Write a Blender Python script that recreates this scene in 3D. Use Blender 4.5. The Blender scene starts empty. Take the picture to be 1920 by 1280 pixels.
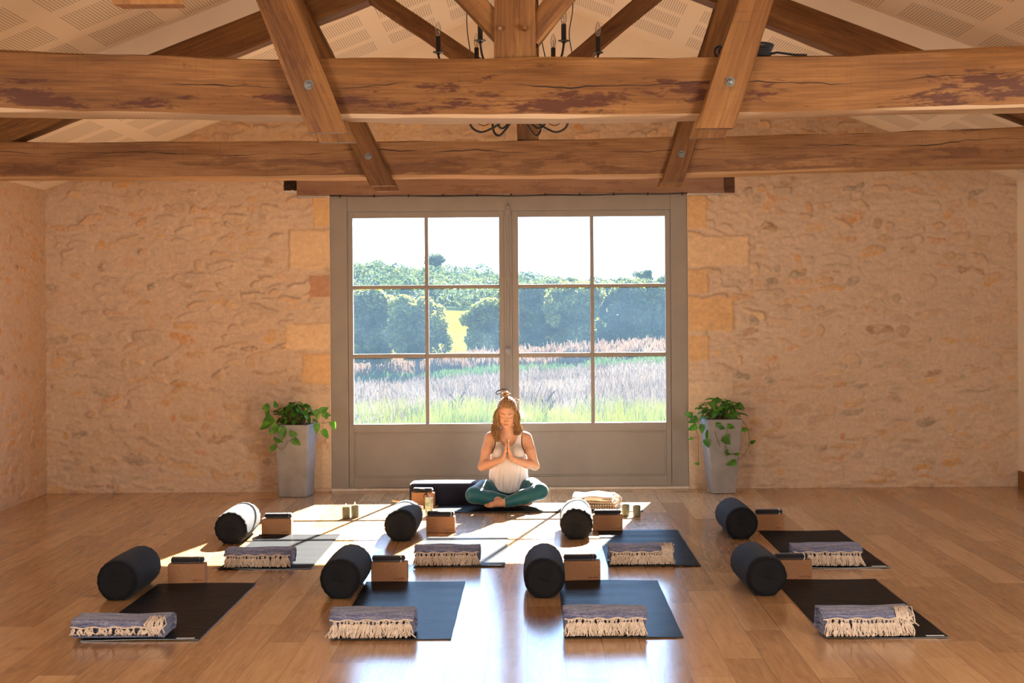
import bpy, math, random
import numpy as np
from mathutils import Vector, Matrix

R = math.radians
S = bpy.context.scene
C = S.collection

# ------------------------------------------------------------------ camera
cam_d = bpy.data.cameras.new('camera')
cam = bpy.data.objects.new('camera', cam_d)
C.objects.link(cam)
S.camera = cam
cam_d.sensor_width = 36.0
cam_d.lens = 56.25                      # 3000 px over a 1920 px frame
cam_d.shift_x = -40.0 / 1920
cam_d.shift_y = -60.0 / 1920
cam_d.clip_end = 3000
cam.location = (0, 0, 1.69)
cam.rotation_euler = Matrix.Rotation(R(90), 3, 'X').to_euler()
cam.rotation_euler = (Matrix.Rotation(R(90), 3, 'X') @ Matrix.Rotation(-0.0075, 3, 'Z')).to_euler()

# ------------------------------------------------------------------ sky, sun, room light
W = bpy.data.worlds.new('sky')
S.world = W
W.use_nodes = True
bg = W.node_tree.nodes['Background']
bg.inputs[0].default_value = (0.46, 0.74, 1.18, 1)
bg.inputs[1].default_value = 1.05
SUN_DIR = Vector((-0.22, -1.06, -0.615)).normalized()
sun_d = bpy.data.lights.new('sun', 'SUN')
sun_d.energy = 15.0
sun_d.angle = R(0.55)
sun_d.color = (1.0, 0.93, 0.82)
sun = bpy.data.objects.new('sun', sun_d)
sun.rotation_euler = SUN_DIR.to_track_quat('-Z', 'Y').to_euler()
sun.location = (6, 30, 18)
C.objects.link(sun)


def area(name, loc, rot, sx, sy, energy, col, portal=False):
    d = bpy.data.lights.new(name, 'AREA')
    d.shape = 'RECTANGLE'
    d.size, d.size_y, d.energy, d.color = sx, sy, energy, col
    o = bpy.data.objects.new(name, d)
    o.location, o.rotation_euler = loc, rot
    C.objects.link(o)
    if portal:
        d.cycles.is_portal = True
    return o


area('door_portal', (-0.23, 15.3, 1.6), (R(-90), 0, 0), 3.1, 2.1, 1, (1, 1, 1), True)
area('left_fill_light', (-4.40, 1.6, 1.75), (R(90), 0, R(-58)), 3.0, 2.0, 82, (1.0, 0.89, 0.76))  # added fill lamp, unseen, to brighten the room from the left
area('right_window_light', (4.40, 3.2, 1.75), (R(90), 0, R(62)), 3.0, 2.0, 92, (1.0, 0.89, 0.76))

S.view_settings.view_transform = 'Standard'
S.view_settings.look = 'None'
S.view_settings.exposure = 2.75
S.view_settings.gamma = 1.0
S.view_settings.use_curve_mapping = False
S.cycles.max_bounces = 10
S.cycles.diffuse_bounces = 6
S.cycles.glossy_bounces = 4
S.cycles.transmission_bounces = 6
S.cycles.transparent_max_bounces = 12
S.cycles.sample_clamp_indirect = 8.0
S.cycles.caustics_reflective = False
S.cycles.caustics_refractive = False


# ------------------------------------------------------------------ node helpers
class NT:
    def __init__(self, name):
        self.m = bpy.data.materials.new(name)
        self.m.use_nodes = True
        self.t = self.m.node_tree
        self.t.nodes.clear()
        self.out = self.t.nodes.new('ShaderNodeOutputMaterial')

    def n(self, typ, ins=None, **props):
        nd = self.t.nodes.new('ShaderNode' + typ)
        for k, v in props.items():
            setattr(nd, k, v)
        for k, v in (ins or {}).items():
            s = nd.inputs[k]
            if hasattr(v, 'is_linked'):
                self.t.links.new(v, s)
            else:
                if isinstance(v, tuple) and len(v) == 3 and s.type == 'RGBA':
                    v = v + (1,)
                s.default_value = v
        return nd

    def mt(self, op, a, b=0.0, c=0.0, clamp=False):
        nd = self.n('Math', {0: a, 1: b, 2: c}, operation=op)
        nd.use_clamp = clamp
        return nd.outputs[0]

    def noise(self, vec, scale=5, detail=3, rough=0.5, dist=0.0):
        return self.n('TexNoise', {'Vector': vec, 'Scale': scale, 'Detail': detail, 'Roughness': rough, 'Distortion': dist}).outputs[0]

    def mapv(self, vec, scale=(1, 1, 1), loc=(0, 0, 0), rot=(0, 0, 0)):
        return self.n('Mapping', {'Vector': vec, 'Scale': scale, 'Location': loc, 'Rotation': rot}).outputs[0]

    def ramp(self, fac, stops):
        nd = self.n('ValToRGB', {0: fac})
        e = nd.color_ramp.elements
        while len(e) < len(stops):
            e.new(0.5)
        for i, (p, col) in enumerate(stops):
            e[i].position = p
            e[i].color = tuple(col) + (1,)
        return nd.outputs[0]

    def rng(self, v, a, b, c=0.0, d=1.0, smooth=False):
        nd = self.n('MapRange', {0: v, 1: a, 2: b, 3: c, 4: d})
        if smooth:
            nd.interpolation_type = 'SMOOTHSTEP'
        return nd.outputs[0]

    def mix(self, f, a, b, blend='MIX'):
        nd = self.t.nodes.new('ShaderNodeMix')
        nd.data_type = 'RGBA'
        nd.blend_type = blend
        for k, v in ((0, f), (6, a), (7, b)):
            s = nd.inputs[k]
            if hasattr(v, 'is_linked'):
                self.t.links.new(v, s)
            else:
                s.default_value = (v + (1,)) if isinstance(v, tuple) and len(v) == 3 else v
        return nd.outputs[2]

    def bump(self, h, strength=0.3, dist=0.01):
        return self.n('Bump', {'Height': h, 'Strength': strength, 'Distance': dist}).outputs[0]

    def done(self, shader):
        self.t.links.new(shader, self.out.inputs[0])
        return self.m

    def bsdf(self, col, rough=0.6, spec=0.5, normal=None, **kw):
        ins = {'Base Color': col, 'Roughness': rough, 'Specular IOR Level': spec}
        if normal is not None:
            ins['Normal'] = normal
        for k, v in kw.items():
            ins[k.replace('_', ' ')] = v
        return self.n('BsdfPrincipled', ins).outputs[0]


def coords(nt, kind='Object'):
    return nt.n('TexCoord').outputs[kind]


def plain(name, col, rough=0.6, spec=0.4, var=0.12, scale=12, bump=0.0, bscale=60, **kw):
    nt = NT(name)
    co = coords(nt)
    nz = nt.noise(co, scale, 4)
    c2 = tuple(max(0, c * (1 - var)) for c in col)
    c3 = tuple(min(1, c * (1 + var)) for c in col)
    colr = nt.ramp(nz, [(0.3, c2), (0.7, c3)])
    nrm = None
    if bump:
        nrm = nt.bump(nt.noise(co, bscale, 3), bump, 0.01)
    return nt.done(nt.bsdf(colr, rough, spec, nrm, **kw))


def wood(name, c1, c2, c3, stain=0.5, crack=None, seed=0.0, stain_v=-0.06, under=None):
    """Old oak: UV.x runs along the timber in metres, UV.y across it (0 = middle of the front face)."""
    nt = NT(name)
    uv = coords(nt, 'UV')
    rnd = nt.n('ObjectInfo').outputs['Random']
    off = nt.mt('MULTIPLY_ADD', rnd, 37.0, seed)
    sep = nt.n('SeparateXYZ', {0: uv})
    u, v = sep.outputs[0], sep.outputs[1]
    uvw = nt.n('CombineXYZ', {0: nt.mt('ADD', u, off), 1: v, 2: off}).outputs[0]
    broad = nt.noise(nt.mapv(uvw, (1.1, 5, 1)), 1.0, 3, 0.55)
    grain = nt.noise(nt.mapv(uvw, (3.5, 75, 1)), 1.0, 4, 0.6, 0.6)
    saw = nt.noise(nt.mapv(uvw, (60, 3, 1)), 1.0, 2, 0.5)
    f = nt.mt('ADD', nt.mt('MULTIPLY', broad, 0.62), nt.mt('MULTIPLY', grain, 0.38))
    col = nt.ramp(f, [(0.34, c1), (0.5, c2), (0.66, c3)])
    col = nt.mix(nt.rng(saw, 0.60, 0.78, 0, 0.22), col, tuple(x * 0.55 for x in c1))
    # dark weathered blotches running along the grain
    b1 = nt.noise(nt.mapv(uvw, (1.25, 7.5, 1), (5, 3, 0)), 1.0, 5, 0.68, 0.3)
    b2 = nt.noise(nt.mapv(uvw, (9, 26, 1)), 1.0, 4, 0.7, 0.5)
    bl = nt.mt('ADD', nt.mt('MULTIPLY', b1, 0.72), nt.mt('MULTIPLY', b2, 0.28))
    band = nt.rng(nt.mt('ABSOLUTE', nt.mt('SUBTRACT', v, stain_v)), 0.05, 0.13, 0.03, -0.05)
    bl = nt.rng(nt.mt('ADD', bl, band), 0.535, 0.60, 0, stain, True)
    col = nt.mix(bl, col, (0.055, 0.012, 0.006))
    if under is not None:                                   # the underside is coloured paler
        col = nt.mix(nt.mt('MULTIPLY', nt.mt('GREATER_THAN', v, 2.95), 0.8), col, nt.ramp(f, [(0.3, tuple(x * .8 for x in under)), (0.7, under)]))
    h = nt.mt('ADD', nt.mt('MULTIPLY', grain, 0.5), nt.mt('MULTIPLY', b2, 0.5))
    if crack is not None:
        wob = nt.mt('MULTIPLY', nt.mt('SUBTRACT', nt.noise(nt.mapv(uvw, (1.1, 0, 1), (9, 0, 0)), 1.0, 4, 0.6), 0.5), 0.16)
        d = nt.mt('ABSOLUTE', nt.mt('SUBTRACT', nt.mt('SUBTRACT', v, crack), wob))
        wid = nt.rng(nt.noise(nt.mapv(uvw, (1.6, 0, 1), (2, 0, 0)), 1.0, 3, 0.6), 0.42, 0.68, 0.0004, 0.0058)
        ck = nt.mt('LESS_THAN', d, wid)
        col = nt.mix(nt.mt('MULTIPLY', ck, 0.93), col, (0.012, 0.006, 0.004))
        h = nt.mt('SUBTRACT', h, nt.mt('MULTIPLY', ck, 0.8))
    nrm = nt.bump(h, 0.35, 0.006)
    return nt.done(nt.bsdf(col, 0.62, 0.3, nrm))


# ------------------------------------------------------------------ geometry helpers
def tag(o, label=None, cat=None, group=None, kind=None):
    if label:
        o['label'] = label
    if cat:
        o['category'] = cat
    if group:
        o['group'] = group
    if kind:
        o['kind'] = kind
    return o


def empty(name, loc=(0, 0, 0), rz=0.0, label=None, cat=None, group=None, kind=None):
    o = bpy.data.objects.new(name, None)
    o.empty_display_size = 0.1
    o.location = loc
    o.rotation_euler = (0, 0, rz)
    C.objects.link(o)
    return tag(o, label, cat, group, kind)


class MB:
    def __init__(self):
        self.v, self.f, self.uv, self.mi = [], [], {}, []
        self.cur = 0

    def add(self, vs, fs, uvs=None):
        b = len(self.v)
        self.v.extend([tuple(p) for p in vs])
        for i, f in enumerate(fs):
            if uvs is not None:
                self.uv[len(self.f)] = uvs[i]
            self.f.append(tuple(b + k for k in f))
            self.mi.append(self.cur)
        return b

    def box(self, x0, x1, y0, y1, z0, z1, M=None):
        vs = [Vector((x, y, z)) for z in (z0, z1) for y in (y0, y1) for x in (x0, x1)]
        if M is not None:
            vs = [M @ p for p in vs]
        self.add(vs, [(0, 2, 3, 1), (4, 5, 7, 6), (0, 1, 5, 4), (2, 6, 7, 3), (0, 4, 6, 2), (1, 3, 7, 5)])

    def tube(self, pts, r, n=6, caps=True, flat=1.0):
        pts = [Vector(p) for p in pts]
        m = len(pts)
        rs = list(r) if hasattr(r, '__len__') else [r] * m
        t0 = (pts[1] - pts[0]).normalized()
        ref = Vector((0, 0, 1)) if abs(t0.z) < 0.9 else Vector((1, 0, 0))
        nrm = t0.cross(ref).normalized()
        vs = []
        for i, p in enumerate(pts):
            t = (pts[min(i + 1, m - 1)] - pts[max(i - 1, 0)])
            if t.length < 1e-9:
                t = t0
            t = t.normalized()
            nrm = (nrm - t * nrm.dot(t))
            if nrm.length < 1e-6:
                nrm = t.orthogonal()
            nrm.normalize()
            bi = t.cross(nrm)
            for k in range(n):
                a = 2 * math.pi * k / n
                vs.append(p + (nrm * math.cos(a) + bi * math.sin(a) * flat) * rs[i])
        fs = []
        for i in range(m - 1):
            for k in range(n):
                k2 = (k + 1) % n
                fs.append((i * n + k, i * n + k2, (i + 1) * n + k2, (i + 1) * n + k))
        if caps:
            fs.append(tuple(range(n - 1, -1, -1)))
            fs.append(tuple((m - 1) * n + k for k in range(n)))
        self.add(vs, fs)

    def lathe(self, prof, n=24, c=(0, 0, 0), M=None):
        """prof: list of (radius, z) from bottom to top."""
        vs, fs = [], []
        for (r, z) in prof:
            for k in range(n):
                a = 2 * math.pi * k / n
                p = Vector((c[0] + r * math.cos(a), c[1] + r * math.sin(a), c[2] + z))
                vs.append(M @ p if M is not None else p)
        for i in range(len(prof) - 1):
            for k in range(n):
                k2 = (k + 1) % n
                fs.append((i * n + k, i * n + k2, (i + 1) * n + k2, (i + 1) * n + k))
        fs.append(tuple(range(n - 1, -1, -1)))
        fs.append(tuple((len(prof) - 1) * n + k for k in range(n)))
        self.add(vs, fs)

    def build(self, name, mat, parent=None, smooth=False, bevel=0.0, seg=2, sharp=None, M=None):
        me = bpy.data.meshes.new(name)
        me.from_pydata(self.v, [], self.f)
        mats = mat if isinstance(mat, (list, tuple)) else [mat]
        for m in mats:
            me.materials.append(m)
        if len(mats) > 1:
            me.polygons.foreach_set('material_index', self.mi)
        if self.uv:
            l = me.uv_layers.new(name='UVMap')
            for p in me.polygons:
                q = self.uv.get(p.index)
                if q:
                    for li, co in zip(p.loop_indices, q):
                        l.data[li].uv = co
        if smooth or sharp:
            me.polygons.foreach_set('use_smooth', [True] * len(me.polygons))
        if sharp:
            me.set_sharp_from_angle(angle=R(sharp))
        me.validate()
        me.update()
        o = bpy.data.objects.new(name, me)
        C.objects.link(o)
        if parent is not None:
            o.parent = parent
        if bevel:
            b = o.modifiers.new('bevel', 'BEVEL')
            b.width = bevel
            b.segments = seg
            b.limit_method = 'ANGLE'
            b.angle_limit = R(40)
        return o


def np_mesh(name, V, F, mat, parent=None, col=None, smooth=True):
    me = bpy.data.meshes.new(name)
    V = np.asarray(V, dtype=np.float32)
    F = np.asarray(F, dtype=np.int32)
    k = F.shape[1]
    me.vertices.add(len(V))
    me.vertices.foreach_set('co', V.ravel())
    me.loops.add(F.size)
    me.loops.foreach_set('vertex_index', F.ravel())
    me.polygons.add(len(F))
    me.polygons.foreach_set('loop_start', np.arange(0, F.size, k, dtype=np.int32))
    me.polygons.foreach_set('use_smooth', np.full(len(F), smooth))
    me.materials.append(mat)
    if col is not None:
        a = me.color_attributes.new('col', 'FLOAT_COLOR', 'POINT')
        c4 = np.ones((len(V), 4), dtype=np.float32)
        c4[:, :3] = col
        a.data.foreach_set('color', c4.ravel())
    me.update(calc_edges=True)
    me.validate()
    o = bpy.data.objects.new(name, me)
    C.objects.link(o)
    if parent is not None:
        o.parent = parent
    return o


def spline(P, n=5):
    """Catmull-Rom points through P."""
    Q = []
    for i in range(len(P) - 1):
        p0, p1, p2, p3 = P[max(i - 1, 0)], P[i], P[i + 1], P[min(i + 2, len(P) - 1)]
        for s in range(n):
            u = s / n
            Q.append(0.5 * ((2 * p1) + (-p0 + p2) * u + (2 * p0 - 5 * p1 + 4 * p2 - p3) * u * u + (-p0 + 3 * p1 - 3 * p2 + p3) * u ** 3))
    Q.append(P[-1])
    return Q


def vnoise(x, y, seed):
    """Smooth value noise in numpy, about -1..1."""
    xi, yi = np.floor(x).astype(np.int64), np.floor(y).astype(np.int64)
    xf, yf = x - xi, y - yi
    xf, yf = xf * xf * (3 - 2 * xf), yf * yf * (3 - 2 * yf)

    def h(a, b):
        n = (a * 374761393 + b * 668265263 + seed * 982451653) & 0xFFFFFFFF
        n = ((n ^ (n >> 13)) * 1274126177) & 0xFFFFFFFF
        n = n ^ (n >> 16)
        return (n & 0xFFFF) / 32767.5 - 1.0
    a, b, c, d = h(xi, yi), h(xi + 1, yi), h(xi, yi + 1), h(xi + 1, yi + 1)
    return (a + (b - a) * xf) * (1 - yf) + (c + (d - c) * xf) * yf


def fbm(x, y, seed, oct=3, gain=0.5):
    s, a, t = 0, 1.0, 0
    for o in range(oct):
        s = s + a * vnoise(x * 2 ** o, y * 2 ** o, seed + o * 7)
        t += a
        a *= gain
    return s / t


# ------------------------------------------------------------------ materials
OAK1, OAK2, OAK3 = (0.090, 0.033, 0.008), (0.180, 0.078, 0.021), (0.285, 0.138, 0.044)
M_oak = wood('aged_oak', OAK1, OAK2, OAK3, 0.35)
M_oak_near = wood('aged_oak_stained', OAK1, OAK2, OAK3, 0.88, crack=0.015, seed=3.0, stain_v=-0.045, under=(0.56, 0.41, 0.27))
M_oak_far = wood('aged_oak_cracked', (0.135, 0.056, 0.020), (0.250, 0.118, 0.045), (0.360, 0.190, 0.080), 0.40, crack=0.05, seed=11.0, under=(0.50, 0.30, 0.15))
M_oak_pale = wood('planed_pine', (0.215, 0.115, 0.070), (0.265, 0.150, 0.095), (0.315, 0.190, 0.125), 0.25)
M_black_wood = plain('charred_wood', (0.03, 0.018, 0.012), 0.9, 0.1, 0.5, 30, 0.6)


def stone_mat():
    nt = NT('lime_mortar_and_stone')
    co = coords(nt)
    c = nt.n('VertexColor', layer_name='col').outputs[0]
    nz = nt.noise(co, 28, 5, 0.65)
    nf = nt.noise(co, 140, 3, 0.6)
    col = nt.mix(1.0, c, nt.ramp(nz, [(0.25, (0.84, 0.84, 0.84)), (0.75, (1.12, 1.12, 1.12))]), 'MULTIPLY')
    nrm = nt.bump(nt.mt('ADD', nz, nt.mt('MULTIPLY', nf, 0.5)), 0.45, 0.008)
    return nt.done(nt.bsdf(col, 0.95, 0.1, nrm))


M_stone = stone_mat()
M_plaster = plain('cream_plaster', (0.80, 0.70, 0.58), 0.9, 0.1, 0.03, 3, 0.1, 90)
M_white_plaster = plain('white_plaster', (0.82, 0.76, 0.68), 0.9, 0.1, 0.03, 3, 0.1, 90)


def ceiling_mat():
    nt = NT('slotted_acoustic_board')
    co = coords(nt)
    sep = nt.n('SeparateXYZ', {0: co})
    ax = nt.mt('ABSOLUTE', sep.outputs[0])
    y = sep.outputs[1]
    px = nt.mt('FLOORED_MODULO', nt.mt('SUBTRACT', ax, 0.86), 0.54)       # inside a board, across the slope
    py = nt.mt('FLOORED_MODULO', nt.mt('SUBTRACT', y, 14.10), 0.62)
    inx = nt.mt('LESS_THAN', px, 0.41)
    iny = nt.mt('LESS_THAN', py, 0.46)
    slot = nt.mt('LESS_THAN', nt.mt('FLOORED_MODULO', px, 0.01864), 0.0080)
    lim = nt.mt('MULTIPLY', nt.mt('LESS_THAN', y, 14.6), nt.mt('GREATER_THAN', ax, 0.32))
    f = nt.mt('MULTIPLY', nt.mt('MULTIPLY', inx, iny), nt.mt('MULTIPLY', slot, lim))
    col = nt.mix(nt.mt('MULTIPLY', f, 0.5), (0.80, 0.71, 0.61), (0.22, 0.17, 0.13))
    return nt.done(nt.bsdf(col, 0.9, 0.1))


M_ceil = ceiling_mat()


def floor_mat():
    nt = NT('oak_floorboards')
    co = coords(nt)
    sep = nt.n('SeparateXYZ', {0: co})
    x, y = sep.outputs[0], sep.outputs[1]
    bw = 0.19
    bx = nt.mt('DIVIDE', nt.mt('ADD', x, 0.045), bw)
    i = nt.mt('FLOOR', bx)
    ro = nt.n('TexWhiteNoise', {1: i}, noise_dimensions='1D').outputs[0]
    by = nt.mt('ADD', nt.mt('DIVIDE', y, 1.85), nt.mt('MULTIPLY', ro, 7.0))
    j = nt.mt('FLOOR', by)
    idv = nt.n('CombineXYZ', {0: i, 1: j, 2: 0.0}).outputs[0]
    rid = nt.n('TexWhiteNoise', {0: idv}, noise_dimensions='3D').outputs[0]
    fx = nt.mt('FRACT', bx)
    fy = nt.mt('FRACT', by)
    ex = nt.mt('MULTIPLY', nt.mt('MINIMUM', fx, nt.mt('SUBTRACT', 1.0, fx)), bw)
    ey = nt.mt('MULTIPLY', nt.mt('MINIMUM', fy, nt.mt('SUBTRACT', 1.0, fy)), 1.85)
    seam = nt.mt('LESS_THAN', nt.mt('MINIMUM', ex, ey), 0.0014)
    gv = nt.n('CombineXYZ', {0: x, 1: y, 2: nt.mt('MULTIPLY', rid, 40.0)}).outputs[0]
    grain = nt.noise(nt.mapv(gv, (42, 2.6, 1)), 1.0, 4, 0.6, 0.4)
    rings = nt.noise(nt.mapv(gv, (4.5, 0.75, 1)), 1.0, 2, 0.4, 0.3)
    rings = nt.mt('SINE', nt.mt('MULTIPLY', rings, 95.0))
    knots = nt.noise(nt.mapv(gv, (6, 3.5, 1)), 1.0, 3, 0.6)
    f = nt.mt('ADD', nt.mt('MULTIPLY', grain, 0.6), nt.mt('MULTIPLY', rid, 0.4))
    col = nt.ramp(f, [(0.25, (0.300, 0.158, 0.068)), (0.5, (0.430, 0.250, 0.118)), (0.75, (0.550, 0.350, 0.185))])
    col = nt.mix(nt.rng(rings, 0.4, 1.0, 0, 0.10), col, (0.56, 0.36, 0.20))
    col = nt.mix(nt.rng(knots, 0.60, 0.78, 0, 0.55), col, (0.17, 0.085, 0.04))
    col = nt.mix(nt.mt('MULTIPLY', seam, 0.75), col, (0.07, 0.035, 0.02))
    rg = nt.rng(rings, -1, 1, 0.165, 0.190)
    h = nt.mt('SUBTRACT', nt.mt('ADD', nt.mt('MULTIPLY', grain, 0.3), nt.mt('MULTIPLY', rings, 0.05)), nt.mt('MULTIPLY', seam, 1.2))
    nrm = nt.bump(h, 0.08, 0.003)
    return nt.done(nt.bsdf(col, rg, 0.48, nrm))


M_floor = floor_mat()
M_door = plain('taupe_door_paint', (0.245, 0.212, 0.182), 0.5, 0.35, 0.05, 6)
M_thresh = plain('pale_threshold', (0.62, 0.56, 0.48), 0.7, 0.2, 0.1)
M_iron = plain('dark_iron', (0.035, 0.032, 0.032), 0.45, 0.5, 0.2, 30, Metallic=0.6)
M_steel = plain('galvanised_steel', (0.16, 0.16, 0.155), 0.5, 0.5, 0.25, 60, Metallic=0.8)


def glass_mat():
    """Window pane: clear, faintly mirroring, with outdoor haze painted in as a bluish film, plus dusty spots."""
    nt = NT('hazy_dusty_glass')
    co = coords(nt)
    film = nt.noise(nt.mapv(co, (1, 1, 1)), 1.6, 4, 0.6)
    spots = nt.n('TexVoronoi', {'Vector': co, 'Scale': 9.0}).outputs['Distance']
    size = nt.n('TexVoronoi', {'Vector': co, 'Scale': 9.0}).outputs['Color']
    big = nt.n('SeparateColor', {0: size}).outputs[0]
    sp = nt.mt('LESS_THAN', spots, nt.rng(big, 0.75, 1.0, 0.0, 0.07))
    haze_dust = nt.mt('ADD', nt.rng(film, 0.3, 0.75, 0.012, 0.019), nt.mt('MULTIPLY', sp, 0.02))
    tr = nt.n('BsdfTransparent', {0: (0.97, 0.985, 0.98)}).outputs[0]
    du = nt.n('BsdfTranslucent', {0: (0.36, 0.66, 1.0)}).outputs[0]  # bluish scatter in the pane stands in for the haze outdoors
    gl = nt.n('BsdfGlossy', {0: (1, 1, 1), 1: 0.02}).outputs[0]
    a = nt.n('MixShader', {0: haze_dust, 1: tr, 2: du}).outputs[0]
    fr = nt.n('Fresnel', {0: 1.45}).outputs[0]
    return nt.done(nt.n('MixShader', {0: nt.mt('MULTIPLY', fr, 0.8), 1: a, 2: gl}).outputs[0])


M_glass = glass_mat()


def fabric(name, col, rough=0.85, sheen=0.3, weave=900, bump=0.25, var=0.15, spec=0.2, tint=(1, 1, 1), big=9):
    nt = NT(name)
    co = coords(nt)
    w = nt.noise(co, weave, 2, 0.5)
    b = nt.noise(co, big, 4, 0.55)
    colr = nt.ramp(b, [(0.3, tuple(c * (1 - var) for c in col)), (0.7, tuple(c * (1 + var) for c in col))])
    nrm = nt.bump(nt.mt('ADD', nt.mt('MULTIPLY', w, 0.25), b), bump, 0.01)
    return nt.done(nt.bsdf(colr, rough, spec, nrm, Sheen_Weight=sheen, Sheen_Roughness=0.45, Sheen_Tint=tint + (1,)))


M_bolster = fabric('black_cotton', (0.0105, 0.011, 0.014), 0.85, 0.04, 600, 0.3, spec=0.06)
M_bolster_end = fabric('black_cotton_end', (0.011, 0.0115, 0.014), 0.85, 0.03, 600, 0.5, spec=0.10)
M_navy = fabric('navy_cotton', (0.010, 0.011, 0.026), 0.8, 0.12, 600, 0.3)
M_strap = fabric('black_webbing', (0.014, 0.014, 0.020), 0.8, 0.35, 700, 0.3)


def cork_mat():
    nt = NT('cork')
    co = coords(nt)
    a = nt.noise(co, 130, 3, 0.7)
    b = nt.n('TexVoronoi', {'Vector': co, 'Scale': 170.0}).outputs['Distance']
    col = nt.ramp(a, [(0.28, (0.190, 0.092, 0.046)), (0.5, (0.310, 0.160, 0.083)), (0.75, (0.385, 0.215, 0.118))])
    col = nt.mix(nt.rng(b, 0.0, 0.25, 0.35, 0.0), col, (0.10, 0.045, 0.02))
    return nt.done(nt.bsdf(col, 0.85, 0.2, nt.bump(a, 0.3, 0.003)))


M_cork = cork_mat()
M_imprint = plain('imprint', (0.07, 0.03, 0.016), 0.9, 0.1)


def rubber_mat():
    nt = NT('black_yoga_rubber')
    co = coords(nt)
    ribs = nt.noise(nt.mapv(co, (3, 130, 1)), 1.0, 3, 0.6)
    f = nt.noise(co, 500, 2, 0.6)
    col = nt.ramp(ribs, [(0.3, (0.008, 0.009, 0.011)), (0.7, (0.017, 0.018, 0.021))])
    nrm = nt.bump(nt.mt('ADD', ribs, nt.mt('MULTIPLY', f, 0.4)), 0.2, 0.003)
    d = nt.n('BsdfDiffuse', {0: col, 'Normal': nrm}).outputs[0]
    g1 = nt.n('BsdfGlossy', {0: (0.92, 0.96, 1.0), 1: 0.22, 'Normal': nrm}).outputs[0]
    g2 = nt.n('BsdfGlossy', {0: (1, 1, 1), 1: 0.55, 'Normal': nrm}).outputs[0]
    a = nt.n('MixShader', {0: 0.058, 1: d, 2: g1}).outputs[0]
    return nt.done(nt.n('MixShader', {0: 0.0065, 1: a, 2: g2}).outputs[0])


M_rubber = rubber_mat()
M_label = plain('white_label', (0.75, 0.75, 0.75), 0.6, 0.3, 0.03)


def blanket_mat(name, a, b, c):
    nt = NT(name)
    co = coords(nt)
    n1 = nt.noise(nt.mapv(co, (60, 400, 400)), 1.0, 3, 0.7)
    n2 = nt.noise(nt.mapv(co, (8, 55, 55)), 1.0, 3, 0.6)
    f = nt.mt('ADD', nt.mt('MULTIPLY', n1, 0.6), nt.mt('MULTIPLY', n2, 0.4))
    col = nt.ramp(f, [(0.38, a), (0.5, b), (0.62, c)])
    return nt.done(nt.bsdf(col, 0.95, 0.1, nt.bump(n1, 0.6, 0.004), Sheen_Weight=0.2))


M_blanket = blanket_mat('heather_blue_weave', (0.038, 0.047, 0.115), (0.130, 0.148, 0.275), (0.36, 0.38, 0.49))
M_fringe = plain('cream_cotton_cord', (0.56, 0.475, 0.400), 0.9, 0.1, 0.2, 60)
M_cream_blanket = blanket_mat('cream_brown_weave', (0.62, 0.55, 0.46), (0.76, 0.71, 0.63), (0.84, 0.80, 0.74))


def check_weave():
    nt = NT('brown_check_weave')
    co = coords(nt)
    ch = nt.n('TexChecker', {'Vector': co, 1: (0.60, 0.52, 0.44, 1), 2: (0.075, 0.045, 0.03, 1), 'Scale': 95.0}).outputs[0]
    return nt.done(nt.bsdf(ch, 0.95, 0.1))


M_check = check_weave()
M_candle = plain('sage_wax', (0.125, 0.135, 0.095), 0.55, 0.4, 0.1, 20)
M_wick = plain('wick', (0.03, 0.02, 0.015), 0.9, 0.1)


def marble_candle():
    nt = NT('marbled_green_glaze')
    co = coords(nt)
    f = nt.noise(co, 24, 3, 0.6, 1.5)
    col = nt.ramp(f, [(0.35, (0.10, 0.22, 0.15)), (0.5, (0.42, 0.50, 0.40)), (0.65, (0.66, 0.66, 0.56))])
    return nt.done(nt.bsdf(col, 0.35, 0.5))


M_marble = marble_candle()


def emit(name, col, s):
    nt = NT(name)
    return nt.done(nt.n('Emission', {0: col + (1,), 1: s}).outputs[0])


M_flame = emit('candle_flame', (1.0, 0.55, 0.15), 6.0)
M_bowl = plain('turned_bowl_wood', (0.42, 0.20, 0.075), 0.45, 0.4, 0.25, 30)
M_mallet = plain('mallet_wood', (0.50, 0.30, 0.15), 0.5, 0.4, 0.2, 30)
M_pot = plain('grey_concrete', (0.245, 0.238, 0.240), 0.7, 0.35, 0.16, 7, 0.15, 60)
M_soil = plain('potting_soil', (0.03, 0.02, 0.014), 0.95, 0.1, 0.4, 60, 0.8, 80)


def leaf_mat(name, c1, c2, trans=0.35, rough=0.4, scale=3.0):
    nt = NT(name)
    co = coords(nt)
    f = nt.noise(co, scale, 3, 0.6)
    col = nt.ramp(f, [(0.35, c1), (0.65, c2)])
    p = nt.bsdf(col, rough, 0.35)
    t = nt.n('BsdfTranslucent', {0: col}).outputs[0]
    return nt.done(nt.n('MixShader', {0: trans, 1: p, 2: t}).outputs[0])


M_pothos = leaf_mat('pothos_leaf', (0.028, 0.125, 0.014), (0.100, 0.285, 0.026), 0.30, 0.35, 14)
M_stem = plain('plant_stem', (0.16, 0.13, 0.05), 0.6, 0.3, 0.3, 40)
M_skin = None
M_bulb = None


def bulb_mat():
    nt = NT('clear_bulb_glass')
    fr = nt.n('Fresnel', {0: 1.5}).outputs[0]
    tr = nt.n('BsdfTransparent', {0: (0.92, 0.90, 0.87)}).outputs[0]
    gl = nt.n('BsdfGlossy', {0: (1, 1, 1), 1: 0.05}).outputs[0]
    return nt.done(nt.n('MixShader', {0: nt.mt('ADD', nt.mt('MULTIPLY', fr, 0.8), 0.05), 1: tr, 2: gl}).outputs[0])


M_bulb = bulb_mat()

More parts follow.
